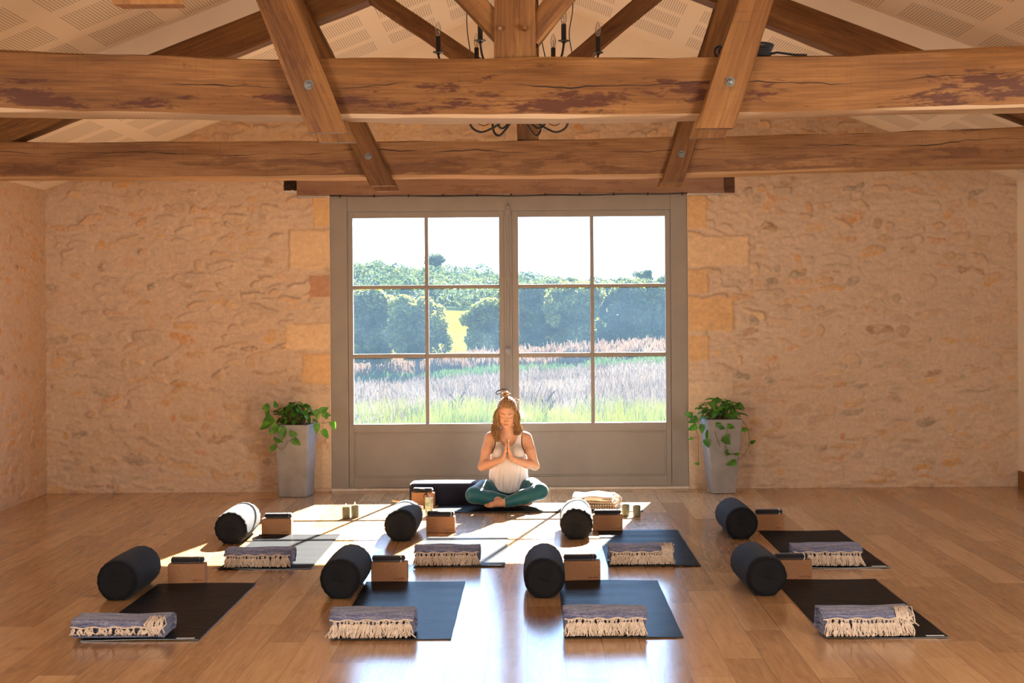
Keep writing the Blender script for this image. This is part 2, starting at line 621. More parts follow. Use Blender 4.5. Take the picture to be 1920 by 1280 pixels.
# ================================================================== ROOM SHELL
XL, XR, YB = -4.57, 4.54, 15.0
Y0 = -2.6                                # wall behind the camera
RIDGE, SLOPE, XC = 4.61, 0.385, 0.02
DX0, DX1, DZ1 = -1.905, 1.45, 2.77       # door opening
LX0, LX1, LZ1 = -2.345, 1.90, 2.96       # lintel


def roof_z(x):
    return RIDGE - SLOPE * abs(x - XC)


m = MB()
m.add([(XL - 0.1, Y0 - 0.1, 0), (XR + 0.1, Y0 - 0.1, 0), (XR + 0.1, 15.06, 0), (XL - 0.1, 15.06, 0),
       (XL - 0.1, Y0 - 0.1, -0.1), (XR + 0.1, Y0 - 0.1, -0.1), (XR + 0.1, 15.06, -0.1), (XL - 0.1, 15.06, -0.1)],
      [(0, 1, 2, 3), (7, 6, 5, 4), (0, 4, 5, 1), (1, 5, 6, 2), (2, 6, 7, 3), (3, 7, 4, 0)])
tag(m.build('floor', M_floor), 'oak plank floor of the studio', 'floor', kind='structure')

m = MB()
for s in (-1, 1):
    xe = XL - 0.1 if s < 0 else XR + 0.1
    a = [(XC, Y0 - 0.1, RIDGE), (xe, Y0 - 0.1, roof_z(xe)), (xe, YB + 0.35, roof_z(xe)), (XC, YB + 0.35, RIDGE)]
    b = [(p[0], p[1], p[2] + 0.12) for p in a]
    m.add(a + b, [(0, 1, 2, 3), (7, 6, 5, 4), (0, 4, 5, 1), (1, 5, 6, 2), (2, 6, 7, 3)])
tag(m.build('ceiling', M_ceil), 'pitched ceiling of slotted cream acoustic boards', 'ceiling', kind='structure')

MORTAR = np.array((0.560, 0.428, 0.318))
QUOIN = [  # x0,x1,z0,z1,tone,proud
    (-2.29, -1.905, 2.085, 2.455, 0, .010), (-2.06, -1.905, 2.475, 2.765, 1, .010), (-2.10, -1.905, 1.815, 2.03, 2, .004),
    (-2.33, -1.905, 1.33, 1.575, 0, .010), (-2.17, -1.905, 1.00, 1.295, 1, .010), (-2.25, -1.905, 0.52, 0.93, 3, .008),
    (-2.15, -1.905, 0.04, 0.42, 3, .006),
    (1.45, 1.635, 2.43, 2.755, 1, .010), (1.45, 2.03, 2.08, 2.37, 0, .012), (1.45, 1.645, 1.825, 2.06, 1, .010),
    (1.45, 1.885, 1.47, 1.80, 1, .012), (1.45, 1.65, 1.19, 1.44, 1, .010), (1.45, 1.87, 0.66, 1.01, 3, .010),
    (1.45, 1.66, 0.03, 0.60, 3, .008)]


def stone_field(Uc, Zc, seed, umax, zmax, n_st, quoins=()):
    """Relief (metres) and colour of a rubble wall pointed flush with lime mortar."""
    rng = np.random.RandomState(seed)
    ridge = 1 - np.abs(fbm(Uc * 6.0 + .4 * Zc, Zc * 15, seed + 13, 3)) * 2.2
    H = 0.008 * fbm(Uc * 2.2, Zc * 2.2, seed, 3) + 0.005 * fbm(Uc * 14, Zc * 24, seed + 3, 3) + 0.007 * np.clip(ridge, 0, 1)
    col = np.empty(Uc.shape + (3,), np.float32)
    tone = fbm(Uc * 1.3, Zc * 1.3, seed + 9, 3)
    fine = fbm(Uc * 18, Zc * 30, seed + 21, 3)
    col[:] = MORTAR
    col *= (1 + 0.08 * tone + 0.07 * fine)[..., None]
    warm = np.clip(fbm(Uc * 0.9, Zc * 0.9, seed + 33, 2), 0, 1)[..., None]
    col = col * (1 - 0.35 * warm) + 0.35 * warm * np.array((0.57, 0.40, 0.265))
    wu = Uc + 0.055 * fbm(Uc * 7, Zc * 7, seed + 40, 2) + 0.014 * fbm(Uc * 26, Zc * 26, seed + 45, 2)
    wz = Zc + 0.040 * fbm(Uc * 6, Zc * 8, seed + 50, 2) + 0.012 * fbm(Uc * 26, Zc * 26, seed + 55, 2)
    du = Uc[1, 0] - Uc[0, 0]
    dz = Zc[0, 1] - Zc[0, 0]
    u0, z0 = Uc[0, 0], Zc[0, 0]
    pal = [(0.60, 0.36, 0.15), (0.58, 0.27, 0.09), (0.52, 0.32, 0.15), (0.36, 0.22, 0.13), (0.64, 0.44, 0.24), (0.33, 0.27, 0.20), (0.60, 0.33, 0.12)]
    spk = fbm(Uc * 42, Zc * 60, seed + 91, 2)
    z = 0.0
    rows = []
    while z < zmax:
        rh = rng.uniform(0.045, 0.105)
        u = u0 - rng.uniform(0, .2)
        while u < umax:
            w = rng.uniform(0.07, 0.25) if rng.rand() < 0.8 else rng.uniform(0.2, 0.34)
            rows.append((u + w / 2, z + rh / 2 + rng.uniform(-.018, .018), w * rng.uniform(.38, .5), rh * rng.uniform(.36, .56), rng.normal(0, .17), rng.rand(), rng.rand(), rng.randint(len(pal))))
            u += w
        z += rh
    for (cu, cz, a, b, ang, vis, hh, ci) in rows:
        i0, i1 = int((cu - a * 1.4 - u0) / du), int((cu + a * 1.4 - u0) / du) + 2
        j0, j1 = int((cz - b * 1.6 - a * .2 - z0) / dz), int((cz + b * 1.6 + a * .2 - z0) / dz) + 2
        i0, j0 = max(i0, 0), max(j0, 0)
        i1, j1 = min(i1, Uc.shape[0]), min(j1, Uc.shape[1])
        if i1 <= i0 or j1 <= j0:
            continue
        x = wu[i0:i1, j0:j1] - cu
        y = wz[i0:i1, j0:j1] - cz
        x, y = x * math.cos(ang) + y * math.sin(ang), -x * math.sin(ang) + y * math.cos(ang)
        d = (np.abs(x / a) ** 2.4 + np.abs(y / b) ** 2.4) ** (1 / 2.4)
        prof = np.clip((1.0 - d) / 0.22, 0, 1)
        prof = prof * prof * (3 - 2 * prof)
        amp = 0.003 + 0.017 * hh * hh
        if vis < 0.30:
            amp *= 0.35
        # stones lean out a little at one edge, as if the mortar were wiped over the other
        H[i0:i1, j0:j1] += prof * amp * (1 + 0.7 * y / b)
        vis = vis + 0.10 * float(vnoise(np.float64(cu * .8), np.float64(cz * .8), seed + 80))
        if vis > 0.76:
            k = (prof * np.clip(0.60 + 0.7 * fine[i0:i1, j0:j1] + 0.6 * spk[i0:i1, j0:j1], 0, 1) * min(1, 0.4 + 0.6 * (vis - .76) / .24))[..., None]
            col[i0:i1, j0:j1] = col[i0:i1, j0:j1] * (1 - k) + k * np.array(pal[ci])
        elif vis > 0.55:
            k = (prof * 0.22)[..., None]
            col[i0:i1, j0:j1] = col[i0:i1, j0:j1] * (1 - k) + k * np.array(pal[ci])
    # short trowelled lips of mortar, mostly lying along the courses
    for _ in range(int(umax * zmax * 75 * (1 if seed == 7 else .5)) if n_st == 0 else 0):
        cu, cz = rng.uniform(u0, Uc[-1, 0]), rng.uniform(0, zmax)
        a, b, hgt = rng.uniform(.018, .085), rng.uniform(.006, .012), rng.uniform(.003, .0095)
        ang, curve = rng.normal(0, .35) + (1.3 if rng.rand() < .15 else 0), rng.normal(0, 5)
        i0, i1 = max(0, int((cu - a - u0) / du)), min(Uc.shape[0], int((cu + a - u0) / du) + 2)
        j0, j1 = max(0, int((cz - a * .8 - .03 - z0) / dz)), min(Uc.shape[1], int((cz + a * .8 + .03 - z0) / dz) + 2)
        if i1 <= i0 or j1 <= j0:
            continue
        x, y = Uc[i0:i1, j0:j1] - cu, Zc[i0:i1, j0:j1] - cz
        x, y = x * math.cos(ang) + y * math.sin(ang), -x * math.sin(ang) + y * math.cos(ang)
        y = (y - curve * x * x) / b
        e = np.clip(1 - (x / a) ** 2, 0, 1)
        H[i0:i1, j0:j1] += hgt * e * np.where(y > 0, np.exp(-y * y * .35), np.exp(-y * y * 3.0))
    qc = [(0.66, 0.47, 0.29), (0.63, 0.40, 0.20), (0.43, 0.235, 0.145), (0.60, 0.455, 0.32)]
    for (x0, x1, zz0, zz1, t, proud) in quoins:
        wx = Uc + 0.010 * fbm(Uc * 12, Zc * 12, seed + 60, 2)
        wzz = Zc + 0.010 * fbm(Uc * 12, Zc * 12, seed + 70, 2)
        e = np.minimum(np.minimum(wx - x0 + (0.05 if x0 > 0 else 0), x1 - wx + (0.05 if x0 < 0 else 0)), np.minimum(wzz - zz0, zz1 - wzz))
        k = np.clip(e / 0.014, 0, 1)
        H[:] = H * (1 - k) + k * (proud + 0.002 * fine + 0.008)
        tex = (1 + 0.10 * fine + 0.06 * tone)[..., None]
        kk = (k * 0.9)[..., None]
        col[:] = col * (1 - kk) + kk * np.array(qc[t]) * tex
    return H, np.clip(col, 0.01, 0.95)


def grid_faces(nu, nz, keep=None, flip=False):
    i, j = np.meshgrid(np.arange(nu - 1), np.arange(nz - 1), indexing='ij')
    a = (i * nz + j).ravel()
    F = np.stack([a, a + nz, a + nz + 1, a + 1], 1)
    if flip:
        F = F[:, ::-1]
    return F if keep is None else F[keep.ravel()]


def compact(V, F, *attrs):
    used = np.zeros(len(V), bool)
    used[F.ravel()] = True
    idx = np.cumsum(used) - 1
    return (V[used], idx[F]) + tuple(a[used] for a in attrs)


# back wall: relief sheet over a solid core
us = np.arange(-4.62, 4.60, 0.0115)
zs = np.arange(0.0, 4.72, 0.0115)
U, Z = np.meshgrid(us, zs, indexing='ij')
H, COL = stone_field(U, Z, 7, 4.7, 4.8, 0, QUOIN)
uc, zc = (U[:-1, :-1] + U[1:, 1:]) / 2, (Z[:-1, :-1] + Z[1:, 1:]) / 2
keep = ~(((uc > DX0) & (uc < DX1) & (zc < DZ1)) | ((uc > -2.205) & (uc < 1.79) & (zc > DZ1 - 0.02) & (zc < LZ1)) | ((uc > LX0 + .01) & (uc < LX1 - .01) & (zc > 2.80) & (zc < 2.93)))
keep &= (zc < RIDGE - SLOPE * np.abs(uc - XC) + 0.03) & (zc < 3.77)
V = np.stack([U.ravel(), (YB - H + 0.006).ravel(), Z.ravel()], 1)
F = grid_faces(len(us), len(zs), keep)
V, F, CC = compact(V, F, COL.reshape(-1, 3))
o = np_mesh('wall_back', V, F, M_stone, col=CC)
tag(o, 'rubble stone gable wall around the glazed door', 'wall', kind='structure')
m = MB()
for (a, b, c, d) in ((XL - .3, DX0, 0, 2.95), (DX1, XR + .3, 0, 2.95), (DX0, DX1, DZ1, 2.95)):
    m.box(a, b, YB + 0.02, YB + 0.34, c, d)
m.add([(XL - .3, YB + .02, 2.95), (XR + .3, YB + .02, 2.95), (XC, YB + .02, RIDGE + .1),
       (XL - .3, YB + .34, 2.95), (XR + .3, YB + .34, 2.95), (XC, YB + .34, RIDGE + .1)],
      [(0, 1, 2), (5, 4, 3), (0, 3, 4, 1), (1, 4, 5, 2), (2, 5, 3, 0)])
m.build('wall_core', M_plaster, o)
m = MB()                                                    # the top of the gable is smooth cream plaster
m.add([(XC - 2.3, YB - .012, 3.75), (XC + 2.3, YB - .012, 3.75), (XC, YB - .012, RIDGE + .05)], [(0, 1, 2)])
m.build('gable_plaster', M_plaster, o)

# left wall
us = np.arange(8.5, 15.03, 0.0125)
zs = np.arange(0.0, 2.90, 0.0125)
U, Z = np.meshgrid(us, zs, indexing='ij')
H, COL = stone_field(U, Z, 19, 15.1, 2.95, 0)
COL = COL * np.array((1.03, 0.97, 0.92))
V = np.stack([(XL + 0.55 * H - 0.004).ravel(), U.ravel(), Z.ravel()], 1)
o = np_mesh('wall_left', V, grid_faces(len(us), len(zs)), M_stone, col=COL.reshape(-1, 3))
tag(o, 'rubble stone side wall on the left', 'wall', kind='structure')
m = MB()
m.box(XL - .3, XL - .012, Y0 - .1, YB + .3, 0, 2.88)
m.box(XL - .02, XL + .005, Y0 - .1, 8.52, 0, 2.88)
m.build('wall_core', M_plaster, o)
m = MB()
m.box(XR, XR + .3, Y0 - .1, YB + .02, 0, 2.92)
tag(m.build('wall_right', M_white_plaster), 'white plastered side wall on the right', 'wall', kind='structure')
m = MB()
m.box(XR - .018, XR - .001, Y0, YB - .03, 0, 0.15)
tag(m.build('baseboard_right', M_oak, bevel=0.003), 'red-brown wooden skirting along the white side wall', 'baseboard', kind='structure')
m = MB()
m.box(XL - .1, XR + .1, Y0 - .3, Y0, 0, 2.9)
m.add([(XL - .1, Y0, 2.9), (XR + .1, Y0, 2.9), (XC, Y0, RIDGE + .05)], [(0, 2, 1)])
tag(m.build('wall_front', M_plaster), 'plastered end wall behind the photographer', 'wall', kind='structure')


# ------------------------------------------------------------------ timbers
def timber(name, stations, mat, parent=None, jit=0.004, seed=0, step=0.12, ch=0.008, kind=None):
    """stations: list of (centre, half_width_vector, half_height_vector). Front face = -width side."""
    rs = random.Random(seed)
    st = []
    for i in range(len(stations) - 1):
        c0, w0, h0 = [Vector(q) for q in stations[i]]
        c1, w1, h1 = [Vector(q) for q in stations[i + 1]]
        n = max(1, int((c1 - c0).length / step))
        for k in range(n):
            t = k / n
            st.append((c0.lerp(c1, t), w0.lerp(w1, t), h0.lerp(h1, t)))
    st.append(tuple(Vector(q) for q in stations[-1]))
    mb = MB()
    L = 0.0
    rings, us_ = [], []
    ph = [rs.uniform(0, 6.28) for _ in range(8)]
    for i, (c, w, h) in enumerate(st):
        if i:
            L += (c - st[i - 1][0]).length
        wl, hl = w.length, h.length
        a, b = 1 - ch / wl, 1 - ch / hl
        prof = [(-1, -b), (-1, 0), (-1, b), (-a, 1), (0, 1), (a, 1), (1, b), (1, 0), (1, -b), (a, -1), (0, -1), (-a, -1)]
        ring = []
        for k, (p, q) in enumerate(prof):
            jw = jit * (math.sin(L * 2.3 + ph[k % 8]) + 0.6 * math.sin(L * 7.1 + ph[(k + 3) % 8]) + rs.uniform(-.5, .5))
            ring.append(c + w * p * (1 + jw / wl * 0.5) + h * q * (1 + jw / hl))
        rings.append((ring, wl, hl))
        us_.append(L)
    n = 12
    for ring, _, _ in rings:
        mb.v.extend(tuple(p) for p in ring)
    for i in range(len(rings) - 1):
        wl, hl = rings[i][1], rings[i][2]
        vv = [-hl, 0, hl, 1.0, 1.0 + wl, 1.0 + 2 * wl, 2.0, 2.0 + hl, 2.0 + 2 * hl, 3.0, 3.0 + wl, 3.0 + 2 * wl]
        for k in range(n):
            k2 = (k + 1) % n
            f = (i * n + k, (i + 1) * n + k, (i + 1) * n + k2, i * n + k2)
            va, vb = vv[k], vv[k2]
            if abs(va - vb) > 0.6:
                vb = va + 0.01
            mb.uv[len(mb.f)] = [(us_[i], va), (us_[i + 1], va), (us_[i + 1], vb), (us_[i], vb)]
            mb.f.append(f)
            mb.mi.append(0)
    for base, rev in ((0, True), ((len(rings) - 1) * n, False)):
        f = [base + k for k in range(n)]
        c, w, h = st[0] if rev else st[-1]
        uvq = []
        for k in f:
            d = Vector(mb.v[k]) - c
            uvq.append((d.dot(w.normalized()) * 0.3, 5 + d.dot(h.normalized())))
        if not rev:
            f, uvq = f[::-1], uvq[::-1]
        mb.uv[len(mb.f)] = uvq
        mb.f.append(tuple(f))
        mb.mi.append(0)
    return mb.build(name, mat, parent, sharp=35)


def strut(name, p0, p1, w, t, mat, parent, seed=0, cut=None, **kw):
    """Timber in the XZ plane from p0 to p1: w across (in plane), t thick along Y. cut='h' squares the lower end horizontally."""
    p0, p1 = Vector(p0), Vector(p1)
    d = (p1 - p0).normalized()
    nrm = Vector((0, 1, 0)).cross(d)
    nrm = nrm if nrm.z >= 0 or abs(nrm.z) < 1e-6 else -nrm
    hv = nrm * (w / 2)
    wv = Vector((0, t / 2, 0))
    sts = [(p0, wv, hv), (p1, wv, hv)]
    if cut == 'h' and abs(d.z) > 0.2:                      # horizontal cut at p0
        hh = Vector((1, 0, 0)) * (w / 2 / abs(d.z)) * (1 if hv.x > 0 else -1)
        sts = [(p0, wv, hh), (p0 + d * 0.04, wv, hh), (p1, wv, hh)]
    return timber(name, sts, mat, parent, seed=seed, **kw)


def bolt(parent, x, y, z, r=0.022, mat=None):
    b = MB()
    M = Matrix.Translation((x, y, z)) @ Matrix.Rotation(R(90), 4, 'X')
    b.lathe([(r, 0), (r, .004), (r * .55, .0045), (r * .55, .013), (r * .3, .016)], 16, M=M)
    return b.build('bolt', mat or M_steel, parent, sharp=40)


def interp(xs, ys, x):
    return float(np.interp(x, xs, ys))


XS1 = [-4.55, -2.487, -1.09, -0.1, 0.77, 1.49, 2.29, 4.53]
ZB1 = [2.655, 2.636, 2.593, 2.586, 2.588, 2.599, 2.6175, 2.64]
ZT1 = [2.935, 2.915, 2.870, 2.8595, 2.863, 2.875, 2.9035, 2.925]
XS2 = [-4.55, -3.63, -1.8, -0.14, 1.02, 3.34, 4.53]
ZB2 = [2.612, 2.607, 2.601, 2.595, 2.598, 2.6455, 2.66]
ZT2 = [2.868, 2.862, 2.844, 2.845, 2.853, 2.907, 2.925]


def truss(yf, XS, ZB, ZT, mat_tie, label, seed, braces, post, struts, zpost):
    yc = yf + 0.125
    t = empty('roof_truss', (0, yc, 0), 0, label, 'roof truss', 'oak roof trusses')

    def loc(x, z, dy=0.0):
        return (x, dy, z)
    sts = [((x, 0, (b + c) / 2), (0, 0.125, 0), (0, 0, (c - b) / 2)) for x, b, c in zip(XS, ZB, ZT)]
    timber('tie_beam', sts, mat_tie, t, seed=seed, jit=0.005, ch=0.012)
    for s in (-1, 1):
        xe = 4.15 * s
        zc = lambda x: RIDGE - SLOPE * abs(x - XC) - 0.11 - 0.135
        strut('rafter', (xe, 0, zc(xe)), (XC + 0.02 * s, 0, zc(XC)), 0.235, 0.18, M_oak, t, seed=seed + 5 + s, jit=0.004)
        # plaster boxing between the rafter and the boards
        b = MB()
        for a0, a1 in ((0.0, 1.0),):
            x0, x1 = XC, 4.50 * s
            p = [(x0, RIDGE - 0.145), (x1, RIDGE - 0.145 - SLOPE * abs(x1 - XC)), (x1, RIDGE + .004 - SLOPE * abs(x1 - XC)), (x0, RIDGE + .004)]
            vs = [(q[0], -0.10, q[1]) for q in p] + [(q[0], 0.10, q[1]) for q in p]
            b.add(vs, [(0, 1, 2, 3), (7, 6, 5, 4), (0, 4, 5, 1), (1, 5, 6, 2)])
        b.build('plaster_boxing', M_plaster, t)
    x0, x1, dep = post
    timber('king_post', [(((x0 + x1) / 2, 0, zpost), (0, dep / 2, 0), ((x1 - x0) / 2, 0, 0)),
                         (((x0 + x1) / 2, 0, RIDGE - 0.16), (0, dep / 2, 0), ((x1 - x0) / 2, 0, 0))], M_oak, t, seed=seed + 9)
    for i, (p0, p1, w) in enumerate(struts):
        strut('strut', (p0[0], 0, p0[1]), (p1[0], 0, p1[1]), w, 0.12, M_oak, t, seed=seed + 20 + i)
    for i, (xb, zb, xt, zt, w) in enumerate(braces):
        for side, zoff in ((-1, 0.0), (1, -0.012)):
            y = side * (0.125 + 0.033)
            strut('brace', (xb, y, zb + zoff), (xt, y, zt), w, 0.062, M_oak if i == 0 else M_oak, t, seed=seed + 40 + i * 3 + side, cut='h')
        k = (2.735 - zb) / (zt - zb)
        bolt(t, xb + (xt - xb) * k, -0.125 - 0.066, 2.735, 0.023)
    return t


k1, k2 = 7.46 / 3000, 10.9 / 3000
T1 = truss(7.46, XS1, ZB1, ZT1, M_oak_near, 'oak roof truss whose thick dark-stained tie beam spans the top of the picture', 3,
           [(-0.942, 2.515, -1.52, 3.97, 0.162), (0.846, 2.522, 1.34, 4.02, 0.160)],
           (-0.170, 0.017, 0.17),
           [((-0.13, 2.985), (-0.98, 3.92), 0.105), ((-0.01, 2.97), (0.80, 3.98), 0.105)], 2.862)
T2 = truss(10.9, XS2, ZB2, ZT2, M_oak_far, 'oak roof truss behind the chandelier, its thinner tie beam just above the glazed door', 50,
           [(-1.012, 2.535, -1.64, 3.83, 0.150), (0.950, 2.545, 1.395, 3.92, 0.150)],
           (-0.105, 0.046, 0.16),
           [((-0.10, 3.17), (-1.32, 4.02), 0.115), ((0.03, 3.17), (1.09, 4.05), 0.115)], 2.852)
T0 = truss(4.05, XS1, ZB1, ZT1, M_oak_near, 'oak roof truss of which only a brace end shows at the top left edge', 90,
           [(-1.030, 2.530, -1.60, 3.97, 0.165), (0.90, 2.585, 1.34, 4.02, 0.160)],
           (-0.170, 0.017, 0.17),
           [((-0.13, 2.985), (-0.98, 3.92), 0.105), ((-0.01, 2.97), (0.80, 3.98), 0.105)], 2.862)
# pegs on the king post of the near truss
b = MB()
M = Matrix.Translation((-0.03, -0.085, 3.005)) @ Matrix.Rotation(R(90), 4, 'X')
b.lathe([(.013, 0), (.013, .035), (.010, .045)], 12, M=M)
b.build('peg', M_oak, T1, sharp=40)
b = MB()
M = Matrix.Translation((-0.147, -0.085, 3.005)) @ Matrix.Rotation(R(90), 4, 'X')
b.lathe([(.011, 0), (.012, .02), (.006, .03)], 12, M=M)
b.build('peg', M_oak_pale, T1, sharp=40)

# lintel over the door with charred stubs at both ends
o = timber('trim_1', [((-2.207, YB + 0.07, (DZ1 + LZ1) / 2), (0, 0.09, 0), (0, 0, (LZ1 - DZ1) / 2)),
                      ((1.793, YB + 0.07, (DZ1 + LZ1) / 2), (0, 0.09, 0), (0, 0, (LZ1 - DZ1) / 2))], M_oak_pale, seed=77, jit=0.002)
tag(o, 'pinkish timber lintel above the glazed door', 'lintel', kind='structure')
o = timber('trim_2', [((-2.335, YB + 0.10, 2.865), (0, .09, 0), (0, 0, .06)), ((-2.212, YB + 0.10, 2.87), (0, .09, 0), (0, 0, .055))], M_black_wood, seed=78, jit=0.012, step=.03)
tag(o, 'charred timber stub at the left end of the lintel', 'timber stub', kind='structure')
o = timber('trim_3', [((1.80, YB + 0.08, 2.87), (0, .09, 0), (0, 0, .095)), ((1.895, YB + 0.08, 2.87), (0, .09, 0), (0, 0, .095))], wood('dark_stub', (0.05, .022, .01), (0.085, .04, .018), (.14, .07, .03), .7), seed=79, jit=0.004, step=.03)
tag(o, 'dark timber stub at the right end of the lintel', 'timber stub', kind='structure')
b = MB()
b.tube([(x, YB - 0.026, DZ1 - 0.004 - 0.012 * math.sin(math.pi * (x + 1.9) / 3.35) + 0.003 * math.sin(x * 9)) for x in np.linspace(-1.9, 1.45, 50)], 0.0055, 6)
for x in np.linspace(-1.8, 1.4, 11):
    b.box(x - .006, x + .006, YB - .034, YB - .018, DZ1 - .022, DZ1 + .006)
tag(b.build('cable', M_iron, smooth=True), 'thin dark cable pinned along the underside of the door lintel', 'cable')

# ------------------------------------------------------------------ glazed double door
D = empty('door_1', (0, YB, 0), 0, 'taupe painted glazed double door to the fields', 'door', kind='structure')
yf, yl = 0.018, 0.034
m = MB()
m.box(DX0, -1.743, yf, .12, 0, DZ1 - .005)
m.box(1.292, DX1, yf, .12, 0, DZ1 - .005)
m.box(-1.743, 1.292, yf, .12, 2.62, DZ1 - .005)
m.build('door_frame', M_door, D, bevel=0.004)
m = MB()
m.box(DX0, DX1, .0, .14, 0.0, 0.022)
m.build('threshold', M_thresh, D, bevel=0.003)


def leaf(xa, xb, ga, gb, gm, side):
    """xa..xb leaf, ga..gb glazed width, gm = (x0,x1) of the upright glazing bar."""
    l = MB()
    l.box(xa, ga, yl, .09, .024, 2.616)
    l.box(gb, xb, yl, .09, .024, 2.616)
    l.box(ga, gb, yl, .09, 2.56, 2.616)
    l.box(ga, gb, yl, .09, .545, .623)
    l.box(ga, gb, yl, .09, .024, .122)
    lo = l.build('door_leaf', M_door, D, bevel=0.003)
    p = MB()
    p.box(ga - .004, gb + .004, yl + .022, .075, .118, .55)
    for (x0, x1, z0, z1) in ((ga, ga + .016, .122, .545), (gb - .016, gb, .122, .545), (ga + .016, gb - .016, .529, .545), (ga + .016, gb - .016, .122, .138)):
        p.box(x0, x1, yl + .008, .06, z0, z1)
    p.build('panel', M_door, lo, bevel=0.004)
    q = MB()
    zb = ((1.893, 1.927), (1.242, 1.282))
    q.box(gm[0], gm[1], .046, .086, .618, 2.565)
    for (z0, z1) in zb:
        q.box(ga - .003, gm[0], .050, .084, z0, z1)
        q.box(gm[1], gb + .003, .050, .084, z0, z1)
    q.build('glazing_bar', M_door, lo, bevel=0.005)
    zr = ((.619, 1.246), (1.278, 1.897), (1.923, 2.564))
    for (x0, x1) in ((ga - .004, gm[0] + .004), (gm[1] - .004, gb + .004)):
        for (z0, z1) in zr:
            g = MB()
            g.add([(x0, .07, z0), (x1, .07, z0), (x1, .07, z1), (x0, .07, z1)], [(0, 1, 2, 3)])
            g.build('glass_pane', M_glass, lo)
    return lo


LL = leaf(-1.740, -0.236, -1.694, -0.319, (-1.019, -0.984), -1)
LR = leaf(-0.232, 1.289, -0.138, 1.242, (0.537, 0.572), 1)
m = MB()
m.box(-.272, -.198, .016, .036, .03, 2.60)
m.build('astragal', M_door, D, bevel=0.006)
m = MB()
m.tube([(-.235, .004, .06), (-.235, .004, 2.66)], .0105, 10)
for (z, w, h) in ((2.60, .026, .05), (1.98, .024, .045), (1.93, .020, .02), (1.17, .02, .03), (.7, .02, .03), (.2, .022, .04)):
    m.box(-.235 - w, -.235 + w, -.004, .02, z - h / 2, z + h / 2)
m.lathe([(.004, 0), (.016, .008), (.02, .02), (.014, .034), (.003, .04)], 14, (-.235, .004, 2.635))
m.build('cremone_bolt', M_door, D, bevel=0.003)
m = MB()
M = Matrix.Translation((-.235, -.006, 1.30)) @ Matrix.Rotation(R(90), 4, 'X') @ Matrix.Diagonal((0.75, 1.25, 1, 1))
m.lathe([(.030, -.02), (.034, 0), (.030, .012), (.012, .016), (.012, .03), (.024, .036), (.028, .05), (.018, .06)], 18, M=M)
m.build('knob', M_door, D, sharp=50)
m = MB()
pts = []
for i in range(22):
    t = i / 21
    if t < .55:
        pts.append((-.255 - t / .55 * .075, -.035, .935 + .012 * math.sin(t / .55 * math.pi * 1.1)))
    else:
        a = (t - .55) / .45 * 4.6
        rr = .021 - .012 * (t - .55) / .45
        pts.append((-.332 - .018 * math.sin(a) * 1.0 - .004, -.035, .913 + rr * math.cos(a)))
m.tube(pts, [.0075 - .003 * i / 21 for i in range(22)], 8)
m.tube([(-.255, -.035, .935), (-.25, .02, .935)], .007, 8)
m.build('lever_handle', M_iron, D, smooth=True)
m = MB()
m.box(-.266, -.246, .008, .017, .86, 1.03)
m.build('handle_plate', M_door, D, bevel=.003)


# ================================================================== YOGA PROPS
def copy_noop():
    pass


